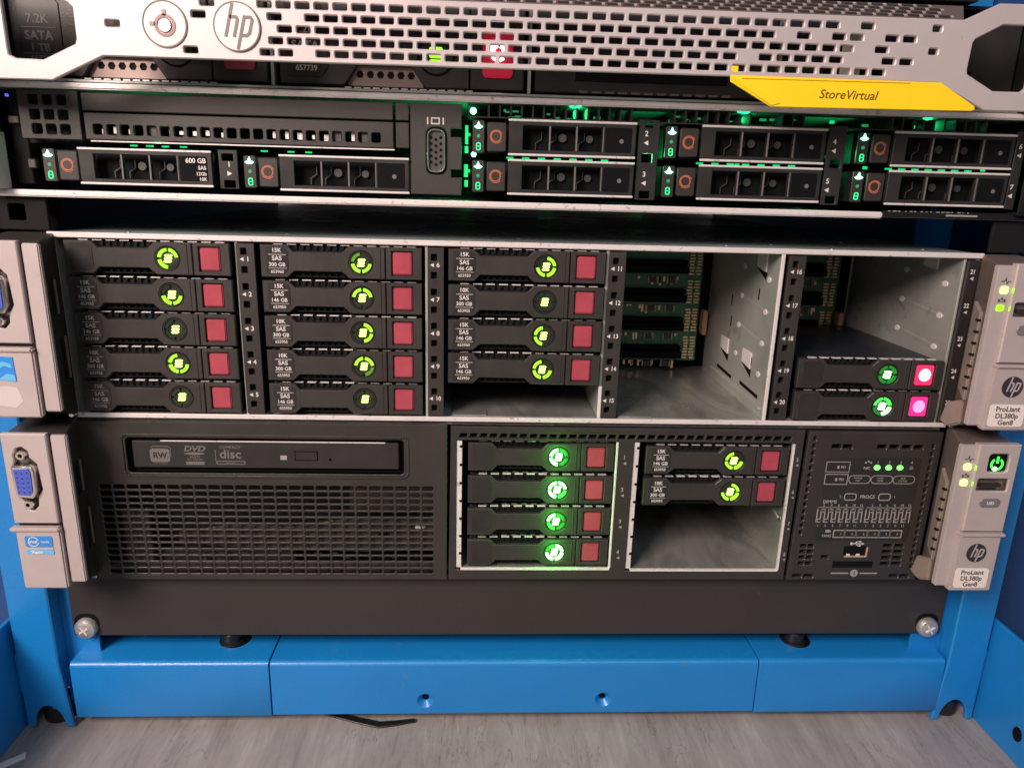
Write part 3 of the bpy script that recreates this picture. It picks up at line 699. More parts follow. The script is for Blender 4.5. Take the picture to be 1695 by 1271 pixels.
# ------------------------------------------------------------------ lowest server (2U with optical drive)
S4 = Thing('server', 'lowest server with optical drive and large vent grid, above the black blank panel', 'server', (0, 0, -177), 'servers stacked in the rack')
S4.part('lid', MB().box(-220, 219, 3, 640, -90.6, -88.9), ZN)
S4.part('floor_pan', MB().box(-220, 219, 3, 640, -176.5, -175.0), DK)
S4.part('side_wall', MB().box(-220.5, -219, 3, 640, -175, -90.6), DK); S4.part('side_wall', MB().box(218.2, 219.5, 3, 640, -175, -90.6), DK)
gh = []
for i in range(25):
    for j in range(14):
        x = -210.0+i*6.72; z = -123.9-j*3.63
        gh.append(rr(x, z, 5.75, 2.5, .6, 1))
gh_dvd = rr(-129.0, -106.9, 137.0, 18.6, 1.8, 3)
lf = S4.part('left_front', plate(rect(-219.6, -38.8, -175.9, -89.2), gh+[gh_dvd], -2.6, -1.7, .3), PL)
# things dimly seen behind the grid
bk = MB().box(-215, -42, 14, 15, -175, -120)
S4.part('fan_wall', bk, DK, lf)
random.seed(8)
bh = MB().prism([(-178, -158), (-178, -150), (-150, -146), (-118, -147), (-96, -143), (-44, -141), (-44, -160), (-80, -162)], .8, 4)
bh.box(-206, -192, 2, 5, -168, -138).box(-90, -42, 4, 8, -139, -124).box(-210, -120, 8, 12, -172, -164)
S4.part('dark_bracket', bh.mesh(bev=.6), PL, lf)
kb = MB()
for k in range(20): x = random.uniform(-170, -50); z = random.uniform(-170, -162); kb.box(x, x+random.uniform(1, 4), 3, 5, z, z+random.uniform(.5, 2))
S4.part('fan_wires', kb.mesh(), HEX, lf, kind='stuff')
each(S4, 'bright_clip', MB().box(-55.5, -50, .1, .7, -147.5, -144.4).mesh(bev=.2), STL, lf)
each(S4, 'dull_clip', MB().box(-95, -84, .2, .7, -147.8, -144.4).box(-152, -145.5, .9, 2, -138.6, -137.6).box(-128, -118, .3, .7, -146.6, -144.8).box(-200, -197, 1.4, 3, -160, -142).mesh(bev=.3), HEX, lf)
each(S4, 'dark_gap', MB().box(-54, -49, .3, .75, -141.6, -139.6).box(-75, -69, .3, .75, -152.8, -150.6).mesh(), BLK, lf)
rimm = MB(); o1 = rr(-129.0, -106.9, 140.5, 21.6, 2.6, 3)
rimm.ribbon(o1, 1.5, -3.3, -2.4, closed=True)
S4.part('recess_rim', rimm.mesh(bev=.3), PL, lf)
dv = S4.part('optical_drive', MB().box(-195.2, -63.2, -.9, 120, -114.0, -99.9).mesh(bev=.4), PL2, label='slim black DVD drive with grey format logos')
S4.part('drive_recess', MB().box(-198, -60, 2.2, 3, -117, -97), BLK)
S4.part('tray_line', MB().box(-181, -70, -1.15, -.85, -99.9, -99.35), STL, dv)
S4.part('eject_button', MB().box(-115.0, -104.3, -1.5, -.9, -109.2, -105.0).mesh(bev=.25), PL2, dv)
S4.part('eject_gap', MB().box(-115.5, -103.8, -1.0, -.85, -109.7, -104.5), BLK, dv)
S4.part('tray_light', MB().box(-122.6, -119.4, -1.05, -.9, -109.2, -106.9), GRY, dv)
S4.part('eject_pinhole', MB().cyl(-97.9, -108.9, .8, -1.0, -.85, 10), BLK, dv)
lo = join(plate(rr(-181.9, -107.4, 9.6, 7.2, 1.4, 3), [], -1.05, -.9, 0), MB().ribbon([(-186, -103.2), (-185, -102.6), (-177.6, -102.6), (-176.6, -103.6), (-176.6, -108.5)], .3, -1.05, -.92).mesh(),
          text('ULTRA SPEED', 1.1, -.95, -181.7, -111.9))
S4.part('logo', lo, DGR, dv)
S4.part('logo_letters', text('RW', 4.2, -1.1, -181.9, -107.4, bold=.02), PL2, dv)
lo = join(text('DVD', 4.0, -.95, -164.9, -103.8, shear=.25, bold=.03, squeeze=1.25), MB().prism([(-164.9+5*math.cos(i*.5236), -106.3+.7*math.sin(i*.5236)) for i in range(12)], -1.05, -.92).mesh(),
          text('MULTI', 1.7, -.95, -164.9, -108.2, bold=.03), text('RECORDER', 1.5, -.95, -164.9, -109.6), plate(rect(-169.4, -160.4, -112.2, -110.6), [], -1.05, -.92, 0))
S4.part('logo', lo, DGR, dv)
lo = join(text('disc', 6.6, -.95, -147.3, -106.6, bold=.02, squeeze=1.05), text('COMPACT', 1.9, -.95, -147.3, -102.8, bold=.02, squeeze=1.15), plate(rr(-147.3, -111.0, 14.4, 1.9, .5), [rr(-147.3, -111.0, 13.4, 1.1, .3)], -1.05, -.92, 0),
          MB().ribbon([(-154.6, -104), (-154.6, -110)], .35, -1.05, -.92).mesh(), text('ReWritable', 1.1, -.95, -147.3, -111.0))
S4.part('logo', lo, DGR, dv)
# drive cage front
vh = [[(x, -96.0), (x+3.9, -96.0), (x+4.4, -93.6), (x+.9, -93.6)] for x in [-33+5.05*i for i in range(35)] if x < 138]
cf = S4.part('cage_front', plate([(-37.9, -175.9), (144.0, -175.9), (144.9, -90.0), (-37.0, -90.0)], [rect(-34.2, 48.6, -169.9, -97.3), rect(56.6, 140.6, -170.5, -97.3)]+vh, -2.4, -.2, .35), PL)
S4.part('cage_backing', MB().box(-36, 143, 3.5, 5, -97, -91), DK, cf)
for x0, x1, zb in ((-34.2, 48.6, -170.0), (56.6, 140.6, -170.6)):
    cg = S4.part('drive_cage', join(MB().box(x0, x0+.8, .5, 112, zb, -97.2).box(x1-.8, x1, .5, 112, zb, -97.2).box(x0, x1, .5, 112, zb-.3, zb+.5).box(x0, x1, .5, 112, -97.3, -96.9).mesh()), WORN)
    e2 = MB().box(x0+.1, x0+3.0, -1.4, -.4, zb+.8, -97.8)
    S4.part('cage_edge', e2.mesh(bev=.2), STL, cg)
    S4.part('cage_edge', MB().box(x1-1.2, x1-.1, -2.6, -.6, zb+.6, -97.6).mesh(bev=.2), STL, cg)
    S4.part('cage_edge', MB().box(x0+2.6, x1-.6, -2.7, -.8, zb-.2, zb+.9).mesh(bev=.2), STL, cg)
    nk = MB()
    for k in range(7): nk.box(x0+1.7, x0+3.6, -1.6, -.5, -101.5-k*10, -100.2-k*10)
    each(S4, 'edge_notch', nk.mesh(), BLK, cg)
S4.part('backplane_board', MB().box(57, 140, 112, 113, -170, -97), DK)
b = MB(); b.prismx([(50, -133), (50, -134.2), (4, -142.6), (4, -141)], 139, 139.85)
S4.part('drive_rail', b.mesh(bev=.15), ZN)
b = MB(); rivet(b, 139.9, 24, -128, 1.1); rivet(b, 139.9, 4.5, -141.5, 1.1); each(S4, 'rivet', b.mesh(), CHR)
ms = []
for j in range(4):
    z = -108.9-17.95*j
    ms += [text(str(1+j), 3.0, -2.45, 51.9, z+3.3, bold=.02), tri(52.2, z, 1.7, -2.45)]
    ms += [text(str(5+j), 3.0, -2.45, 142.5, z+2.7-.18*j, bold=.02, squeeze=.8), tri(142.6, z-.3-.18*j, 1.5, -2.45)]
S4.part('bay_numbers', join(*ms), GRY, cf)
# indicator panel
hs = [rr(x, -98.5, 5.0, 2.4, .3, 1) for x in (162.2, 168.2, 186.4, 193.0, 199.7, 206.0)]
hs += [rr(x, z, 3.2, 2.1, .2, 1) for x in (152.4, 156.4) for z in (-155.4, -158.8, -162.3, -165.8)] + [rr(x, z, 5.0, 2.1, .2, 1) for x in (199.0, 205.3) for z in (-155.2, -158.8, -162.4, -166)]
hs += [rr(x, -173.3, 5.2, 2, .3, 1) for x in (151.2, 157.6, 205.2, 211.2)] + [rr(165.0, -162.0, 4.0, 2.1, .2, 1)]
hs += [rr(150.3-.05*k, -94.2-4.1*k, 1.5, 2.4, .3, 1) for k in range(14)] + [rr(213.6, -98-4.1*k, 1.5, 2.4, .3, 1) for k in range(18)]
hs += [rr(181.6, -158.6, 13, 6.0, .4)]
ip = S4.part('indicator_panel', plate([(145.6, -175.9), (217.6, -175.9), (218.0, -90.4), (147.0, -90.4)], hs, -2.6, -.2, .35), PL)
S4.part('panel_backing', MB().box(146, 217, 4, 5, -175, -91), DK, ip)
S4.part('gloss_area', plate(rr(183.4, -128.2, 51.0, 48.0, 1.5), [], -2.75, -2.5, .1), PL2, ip)
pr = MB(); Y0, Y1 = -2.85, -2.76
def loop(pts, wd=.35): pr.ribbon(pts, wd, Y0, Y1, closed=True)
loop(rect(158.2, 170.6, -112.5, -106.9)); loop(rect(158.4, 170.5, -119.4, -113.8), .4)
for cx in (177.0, 189.0, 200.9): loop(rr(cx, -116.6, 11.6, 4.4, 2.1, 4))
for cx in (173.6, 192.1): loop(rr(cx, -126.5, 6.2, 3.6, 1.0, 2), .5)
for i in range(6):
    x0 = 167.6+i*6.25; loop(rect(x0, x0+6.1, -150.0, -145.9), .55)
for g0 in (157.1, 183.4):
    for i in range(13): pr.ribbon([(g0+i*2.02, -133.6), (g0+i*2.02, -141.4)], .62, Y0, Y1)
    for i in range(6):
        loop(circ(g0+3.0+i*4.05, -134.4, .95, 8), .45); loop(circ(g0+1.2+i*4.05, -140.2, .95, 8), .45)
    pr.ribbon([(g0, -132.6), (g0+24.6, -132.6)], .3, Y0, Y1)
S4.part('panel_outlines', pr.mesh(smooth=0), GRY, ip)
ms = [text('PS1', 1.9, Y1, 167.4, -109.8, bold=.02), text('PS2', 1.9, Y1, 167.2, -116.7, bold=.02), text('POWER', 1.3, Y1, 176.2, -115.9), text('CAP', 1.3, Y1, 176.2, -117.4),
      text('OVER', 1.3, Y1, 188.2, -115.9), text('TEMP', 1.3, Y1, 188.2, -117.4), text('AMP', 1.3, Y1, 200.4, -115.9), text('STATUS', 1.3, Y1, 200.4, -117.4),
      text('NIC', 2.1, Y1, 180.0, -110.3, bold=.02), text('2', 2.2, Y1, 168.2, -126.5), text('PROCS', 2.6, Y1, 182.8, -126.5, bold=.02), text('1', 2.2, Y1, 197.6, -126.5),
      text('DIMMS', 2.5, Y1, 163.0, -129.4, bold=.02), text('FANS', 2.1, Y1, 163.9, -149.2, bold=.01)]
for i in range(4): ms.append(text(str(i+1), 2.2, Y1, (185.4, 191.6, 197.7, 203.6)[i], -107.0))
for i in range(6): ms.append(text(str(i+1), 1.9, Y1, 171.6+i*6.25, -148.0))
for g0 in (157.1, 183.4):
    for i in range(6): ms += [text(str(2*i+2), 1.9, Y1, g0+3.0+i*4.05, -131.4, bold=.01), text(str(2*i+1), 1.9, Y1, g0+1.2+i*4.05, -143.2, bold=.01)]
ms.append(MB().box(166.2-1.1, 166.2-.2, Y0, Y1, -147, -146).box(163, 165.2, Y0, Y1, -147.2, -145.6).mesh())
q = MB()
for a, b_ in ((162.4, -109.8), (162.2, -116.7)): q.box(a-.9+2.6, a+.2+2.6, Y0, Y1, b_-.8, b_+.8)
for k in range(3): q.box(178.4+k*1.4, 179.4+k*1.4, Y0, Y1, -107.6+(k % 2)*.7, -106.7+(k % 2)*.7)
ms.append(q.mesh())
S4.part('panel_lettering', join(*ms), GRY, ip)
for i, x in enumerate((185.3, 191.5, 197.6)):
    S4.part('network_light', MB().prism([(x+1.7*math.cos(k*.5236), -109.8+1.45*math.sin(k*.5236)) for k in range(12)], -3.05, -2.75), NICL)
S4.part('network_light', MB().cyl(203.8, -109.9, 1.1, -2.95, -2.75, 12), DGR, label='unlit network light')
ub = S4.part('usb_socket', MB().box(175.4, 187.9, -2.3, -2.0, -161.6, -155.8), BLK)
S4.part('socket_shell', MB().ribbon([(187.7, -155.9), (187.5, -161.4), (175.5, -161.4)], .6, -3.0, -2.2).mesh(), BRZ, ub)
S4.part('socket_contacts', MB().box(176.6, 178.6, -3.0, -2.3, -161.0, -159.9).box(181.9, 184.0, -3.0, -2.3, -161.0, -159.9).mesh(bev=.2), WHT, ub)
q = MB().ribbon([(178.8, -153.8), (184.6, -153.8)], .4, -2.75, -2.62); q.cyl(178.6, -153.8, .8, -2.75, -2.62, 10); q.prism([(185.6, -153.8), (184.3, -153.1), (184.3, -154.5)], -2.75, -2.62)
q.ribbon([(180.2, -153.8), (181.4, -152.6), (183, -152.6)], .35, -2.75, -2.62).box(182.7, 183.7, -2.75, -2.62, -153.0, -152.2).ribbon([(180.8, -153.8), (182, -155), (183, -155)], .35, -2.75, -2.62).cyl(183.2, -155, .55, -2.75, -2.62, 10)
S4.part('usb_symbol', q.mesh(smooth=0), WHT, ip)
S4.part('pull_tab_slot', MB().box(169.8, 192.0, -2.9, -2.55, -168.0, -164.4).mesh(bev=.1), BLK, ip)
q = MB().box(169.6, 179.4, -2.8, -2.65, -171.9, -171.2).box(185.9, 195.5, -2.8, -2.65, -171.9, -171.2); q.cyl(182.6, -171.5, 2.1, -2.8, -2.65, 20)
S4.part('tab_symbol', q.mesh(smooth=0), GRY, ip)
S4.part('tab_letter', text('i', 2.8, -2.85, 182.6, -171.5, bold=.04), PL2, ip)
ears(S4, 0)

# ------------------------------------------------------------------ slim server (1U) above the gap
S3 = Thing('server', 'slim black server with teal lights and silver edges, under the silver bezel', 'server', (0, 0, 16.8), 'servers stacked in the rack')
S3.part('lid', MB().box(-240, 240, 0, 640, 62.6, 65.0), LID)
S3.part('lid_edge', MB().box(-240, 240, -1.6, .1, 62.7, 65.3).mesh(bev=.6, seg=2), STL)
S3.part('base', MB().box(-240, 240, 0.3, 640, 17.2, 19.4), ZN)
S3.part('base_edge', MB().box(-241, 167.6, -1.8, .3, 16.7, 19.7).mesh(bev=.6, seg=2), STL)
se = S3.part('scuffed_edge', MB().box(168, 241, -.8, .3, 17.4, 20.4).mesh(bev=.3), DK)
sc_ = MB(); random.seed(9)
for k in range(16): x = 170+k*2.6+random.random(); sc_.box(x, x+random.uniform(.5, 2), -.95, -.75, 20.0, 20.4)
sc_.box(199, 214.5, -1.1, -.7, 18.4, 19.2)
S3.part('scratches', sc_.mesh(), GRY, se)
S3.part('vent_backing', MB().box(-234, -200, 5, 6, 40, 62.4), DK)
for x0, x1 in ((-247, -241), (232, 248)): S3.part('side_block', MB().box(x0, x1, -3.6, 60, 19.6, 62).mesh(bev=.3), DK)
S3.part('rail_gap_cover', MB().box(-241, -226, 12, 14, 19.6, 62), DK)
S3.part('interior', MB().box(-235, 235, 70, 72, 19.6, 62.4), DK)
vp = S3.part('vent_panel', plate(rect(-226.5, -200.6, 41.6, 61.9), [rr(-220.0+6.05*i+.25*(2-j), 58.0-6.1*(2-j), 4.3, 4.3, .8) for i in range(3) for j in range(3)], -1, .6, .25), PL)
S3.part('blank_cover', MB().box(-199.2, -63.4, -1.0, .6, 54.0, 61.4).mesh(bev=.3), PLB)
hs = [rr(-193.4+5.82*i, 46.3, 4.1, 4.3, .7) for i in range(22)]
vb = S3.part('media_bay_vent', plate(rect(-199.0, -63.4, 42.0, 53.2), hs, -1, .6, .25), PL)
ins = MB(); random.seed(12)
for i in range(22):
    if random.random() < .72: x = -193.4+5.82*i; ins.box(x+.2+random.uniform(-1, 1), x+1.3+random.uniform(-.5, .6), 1.6, 3, 44.2+random.random(), 46.5+random.random()*2)
each(S3, 'heat_fin', ins.mesh(), STL, vb)
for q_ in (-170.1, -89, -76): S3.part('grey_shutter', MB().box(q_-1.9, q_+1.9, 1.0, 1.4, 44.2, 48.4), HEX, vb)
S3.part('small_cover', MB().box(-62.4, -56.4, -.9, .6, 54, 61.4).box(-62.4, -56.4, -.9, .6, 42.2, 53.2).mesh(bev=.25), PL)
S3.part('bay_edge', MB().box(-197, -63, -1.2, 0, 41.0, 41.6).mesh(bev=.1), STL)
vg = S3.part('vga_panel', plate([(-55.8, 22.2), (-32.7, 22.2), (-32.7, 30), (-37.5, 30), (-37.5, 33.4), (-32.7, 33.4), (-32.7, 47.6), (-37.5, 47.6), (-37.5, 51.2), (-32.7, 51.2), (-32.7, 61.6), (-55.8, 61.6)], [rr(-44.2, 41.4, 9.4, 20.4, 3.2, 4)], -1.4, .6, .3), PLB)
v = S3.part('vga_socket', MB().ribbon(rr(-44.2, 41.4, 7.4, 18.0, 2.6, 4), .8, -3.0, 0, closed=True).mesh(bev=.2), CHR)
S3.part('socket_insert', MB().prism(rr(-44.2, 41.4, 7.0, 17.6, 2.4, 4), -1.6, 0).mesh(), mat('dark_grey_insert', (.06, .058, .055), .4), v)
for c_ in range(3):
    for k in range(5): S3.part('pin_hole', MB().cyl(-46.5+c_*2.2, 47.2-k*2.7-(c_ % 2)*1.0, .72, -1.8, -1.55, 8).mesh(), BLK, v)
S3.part('screen_symbol', MB().ribbon(rect(-46.2, -42.8, 53.0, 55.4), .5, -1.5, -1.4, closed=True).box(-48.3, -47.7, -1.5, -1.4, 52.7, 55.7).box(-41.3, -40.7, -1.5, -1.4, 52.7, 55.7).mesh(smooth=0), WHT, vg)
# vent row over the right block of drives, lit green from inside
vr = MB()
for i in range(30):
    x = -21+i*5.0
    if 47 < x < 62 or 100 < x < 112: continue
    vr.box(x, x+.8, 0, 14, 56.9, 61.8)
for i in range(10): x = 166+i*5.0; vr.box(x, x+.8, 0, 14, 56.9, 61.8)
vr.box(-30, 226, .2, 14, 56.3, 56.9)
each(S3, 'vent_fin', vr.mesh(), PL2)
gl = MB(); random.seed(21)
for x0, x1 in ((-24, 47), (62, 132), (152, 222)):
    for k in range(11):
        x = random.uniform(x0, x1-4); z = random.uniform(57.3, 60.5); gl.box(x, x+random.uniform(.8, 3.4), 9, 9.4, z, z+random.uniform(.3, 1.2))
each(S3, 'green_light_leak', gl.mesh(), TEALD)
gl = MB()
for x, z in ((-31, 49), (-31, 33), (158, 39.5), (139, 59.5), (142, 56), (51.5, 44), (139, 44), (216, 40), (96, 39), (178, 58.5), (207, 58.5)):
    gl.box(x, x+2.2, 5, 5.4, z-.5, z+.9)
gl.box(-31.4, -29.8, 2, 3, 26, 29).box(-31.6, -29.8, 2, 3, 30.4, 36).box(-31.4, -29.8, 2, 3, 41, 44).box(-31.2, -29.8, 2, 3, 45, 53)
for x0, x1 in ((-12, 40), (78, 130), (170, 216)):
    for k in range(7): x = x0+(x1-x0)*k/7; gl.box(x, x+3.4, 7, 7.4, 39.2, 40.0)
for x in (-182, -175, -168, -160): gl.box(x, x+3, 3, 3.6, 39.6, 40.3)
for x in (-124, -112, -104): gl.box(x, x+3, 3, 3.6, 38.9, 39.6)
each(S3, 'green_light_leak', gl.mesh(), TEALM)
for lx, ly, lz, pw in ((-29, 10, 42, .010), (-29, 8, 28, .008), (54, 12, 42, .008), (100, 12, 60, .008), (144, 12, 45, .007), (190, 12, 60, .008), (20, 12, 60, .008), (-170, 8, 40, .004)):
    l = bpy.data.lights.new('led_glow', 'POINT'); l.energy = pw*(1.6 if lz < 50 else .5); l.color = (.02, 1, .25); l.shadow_soft_size = .003
    lo_ = bpy.data.objects.new('led_glow', l); COL.objects.link(lo_); lo_.parent = S3.e; lo_.location = Vector((lx, ly, lz-16.8))*MM
for lx in (-42, 62, 178): S3.part('lid_reflection_glow', MB().box(lx-9, lx+9, 600, 606, 16.9, 17.1), TEAL)  # unseen glowing strips, added so green reflects in the lid below
gc = MB(); gc.cyl(-27.6, 59.0, 1.5, -.5, 0, 10).cyl(-27.2, 40.4, 1.2, -.5, 0, 10)
S3.part('bright_status_light', gc.mesh(), TEALC)
# ends
le = S3.part('left_ear', MB().box(-246, -236.2, -8, 2, 20, 62).mesh(bev=.5), PL2)
S3.part('ear_edge', MB().box(-236.4, -235.2, -8.4, 1, 20, 44).mesh(bev=.2), STL, le)
S3.part('ear_letter', text('HPE', 4.4, -8.05, -240.4, 26.5, shear=.2, bold=.02), WHT, le)
S3.part('ear_bracket', MB().box(-234, -227, 4, 12, 22, 60).mesh(bev=.4), DK, le)
S3.part('ear_socket', MB().box(-233.5, -229, 2, 5, 48, 51).mesh(bev=.4), DGR, le)
S3.part('ear_socket', MB().box(-227.5, -224, 2, 5, 29, 33).mesh(bev=.4), HEX, le)
S3.part('blue_light', MB().box(-232.5, -231.6, 1, 2.2, 59, 60), BLED, le)
re = S3.part('right_ear', MB().box(232, 244, -4, 4, 20.6, 62).mesh(bev=.5), DK)
S3.part('orange_latch', MB().box(235, 241, -5, -4, 27, 31).mesh(bev=.5), ORG, re)
# number pieces
def side_numbers(x0, x1, items, holes_, z0, z1):
    b = plate(rect(x0, x1, z0, z1), holes_, -.8, .6, .2)
    st = S3.part('number_strip', b, PL2)
    ms = []
    for s_, x, z, lft in items: ms += [text(s_, 3.2, -.85, x, z+1.9, bold=.02), tri(x, z-2.0, 2.2, -.85, lft)]
    S3.part('strip_numbers', join(*ms), WHT, st)
side_numbers(-142.0, -133.6, [('1', -137.4, 31.0, False)], [rr(-138, 36, 5, 3, .3), rr(-137.6, 24.4, 5, 3.2, .3)], 22.3, 39.2)
side_numbers(48.2, 57.6, [('2', 51.7, 49.6, True), ('3', 51.8, 31.8, True)], [rr(52.6, 41, 5, 4, .3), rr(52.6, 24.6, 5, 3.4, .3), rr(52.8, 55.4, 4, 2.4, .3)], 22.3, 57.6)
side_numbers(136.9, 145.4, [('4', 139.9, 48.6, True), ('5', 139.0, 31.0, True)], [rr(141.5, 41, 5, 4, .3), rr(141.5, 24.6, 5, 3.4, .3)], 22.3, 57.6)
side_numbers(227.0, 231.6, [('6', 229.2, 49.0, True), ('7', 228.6, 30.6, True)], [], 22.3, 57.6)
# its drives
g_led = lambda: MB().prism(rr(3.3, 0, 5.4, 14.0, .7), -1.0, 0).mesh(bev=.2)
def g_fr():
    wins = [rect(23.4, 35.2, -5.3, 5.3), rect(36.0, 47.4, -5.3, 5.3), rect(48.2, 59.6, -5.3, 5.3)]
    return plate(rect(17.0, 75.0, -7.2, 7.2), wins, -2.4, -.2, .2)
def g_hex():
    b = MB()
    for i in range(6):
        x = 24.5+i*6.6
        if i in (1, 2, 4): b.ribbon([(x-1.5, -4.8), (x-1.5, -2.0), (x+1.2, -.2), (x+1.2, 3.2)], .35, 3, 3.6)
    b.cyl(42, .6, 1.9, 3, 4, 10).cyl(54.5, .4, 1.7, 3, 4, 10)
    return b.mesh(smooth=0)
def slim_drive(x, z, label, lab=False):
    t = Thing('hard_drive', label, 'hard drive', (x, 0, z), 'hard drives in the slim server')
    P = lambda n_, k, f, m_, u=None: t.part(n_, cached((k, m_.name), f), m_, u, local=True)
    P('drive_body', 'gbody', lambda: MB().box(1, 74, 5, 60, -6.8, 6.8).mesh(), DK)
    ls = P('light_strip', 'gled', g_led, PL)
    P('power_light', 'gdia', lambda: MB().prism([(3.3, 6.5), (4.0, 4.9), (5.3, 4.2), (4.1, 3.4), (2.5, 3.4), (1.3, 4.2), (2.6, 4.9)], -1.6, -1.0).mesh(), TEALC, ls)
    P('fault_light', 'gdot', lambda: MB().cyl(3.3, .2, .8, -1.15, -1.0, 10).mesh(), TEALD, ls)
    P('activity_light', 'gzero', lambda: MB().ribbon(rr(3.3, -4.3, 1.7, 3.0, .6, 3), .38, -1.2, -1.0, closed=True).box(2.6, 4.0, -1.2, -1.0, -4.4, -4.1).mesh(smooth=0), TEAL, ls)
    lb = P('release_button', 'gbtn', lambda: MB().prism(rr(11.6, 0, 8.6, 12.6, .6), -1.4, 0).mesh(bev=.35), PL)
    P('orange_ring', 'gring', lambda: MB().arc(11.3, .2, 2.0, 2.5, -1.5, -1.38, 0, 6.2832, 24).arc(11.4, .1, 2.65, 3.0, -1.6, -1.38, .4, 5.6, 24).mesh(smooth=0), ORG, lb)
    h = P('handle', 'gface', g_fr, PL2)
    P('handle_edge', 'gedge', lambda: MB().box(16.8, 75.2, -2.9, -1.6, 6.9, 7.9).box(16.8, 75.2, -2.9, -1.6, -7.9, -6.9).mesh(bev=.25), STL, h)
    P('window_back', 'gback', lambda: MB().box(22, 61, 4.4, 4.9, -6, 6).mesh(), BLK, h)
    P('honeycomb', 'ghex', g_hex, HEX, h)
    P('window_pillar', 'gpil', lambda: MB().box(35.25, 35.95, -2.55, -2.3, -5.3, 5.3).box(47.45, 48.15, -2.55, -2.3, -5.3, 5.3).box(59.8, 60.2, -2.55, -2.3, -5.3, 5.3).mesh(), DGR, h)
    P('label_window', 'glab', lambda: MB().prism(rr(66.9, 0, 12.4, 10.8, .6), -2.6, -2.3).mesh(bev=.1), BLK, h)
    if lab: P('label_lettering', 'gtxt', lambda: join(*[text(s_, sz, -2.65, 72.6, z_, align='RIGHT', bold=.02) for s_, sz, z_ in (('600 GB', 2.9, 3.4), ('SAS', 2.3, .4), ('12Gb', 2.1, -2.2), ('10K', 2.1, -4.5))]), WHT, h)
    else: P('label_screw', 'gscr', lambda: MB().cyl(68.4, -.4, 1.0, -2.75, -2.6, 12).mesh(), DGR, h)
slim_drive(-219.6, 30.6, 'slim drive with orange ring marked 600 GB SAS, bottom left under the vent row', True)
slim_drive(-131.5, 30.0, 'unmarked slim drive with orange ring, left of the upper black VGA socket')
for cx, ns in ((-28.4, 'just right of the black VGA socket'), (60.0, 'in the middle of the right-hand block'), (150.2, 'at the right end of the slim server')):
    slim_drive(cx, 48.2, f'upper slim drive with orange ring, {ns}')
    slim_drive(cx, 30.9, f'lower slim drive with orange ring, {ns}')
# rail bracket left under the slim server
R_.part('rail_bracket', plate(rect(-246, -222, 1.6, 16.4), [rr(-235.5, 9.5, 7.5, 7.5, .8)], 2, 4, .3), DK)
R_.part('rail_end', MB().box(-262, -222, 14, 16, -2, 17), BLK)
R_.part('rail_bracket', plate(rect(226, 246, 1.6, 16.4), [], 2, 4, .3), DK)

# ------------------------------------------------------------------ storage server behind the silver bezel
S1 = Thing('server', 'top storage server with a silver perforated bezel and yellow StoreVirtual tag', 'server', (0, 0, 65.8), 'servers stacked in the rack')
S1.part('floor_pan', MB().box(-240, 240, 3, 640, 65.8, 67.2), DK)
S1.part('floor_lip', MB().box(-238, 238, .6, 3.4, 65.7, 67.0).mesh(bev=.3), ZN)
for x0, x1 in ((-248, -231), (225, 248)): S1.part('side_block', MB().box(x0, x1, -6, 60, 65.9, 110).mesh(bev=.3), DK)
S1.part('interior', MB().box(-236, 236, 60, 62, 67.4, 109), DK)
S1.part('lid', MB().box(-236, 236, 3, 640, 109.2, 110.6), DK)
for x in (-116.7, -2.6, 111.4): S1.part('bay_divider', MB().box(x-.7, x+.7, 3.2, 60, 67.4, 109), ZN)
hexh = []
for i in range(6): hexh.append([(36.6+i*4.6+1.7*math.cos(a*1.0472), 6.2+1.7*math.sin(a*1.0472)) for a in range(6)])
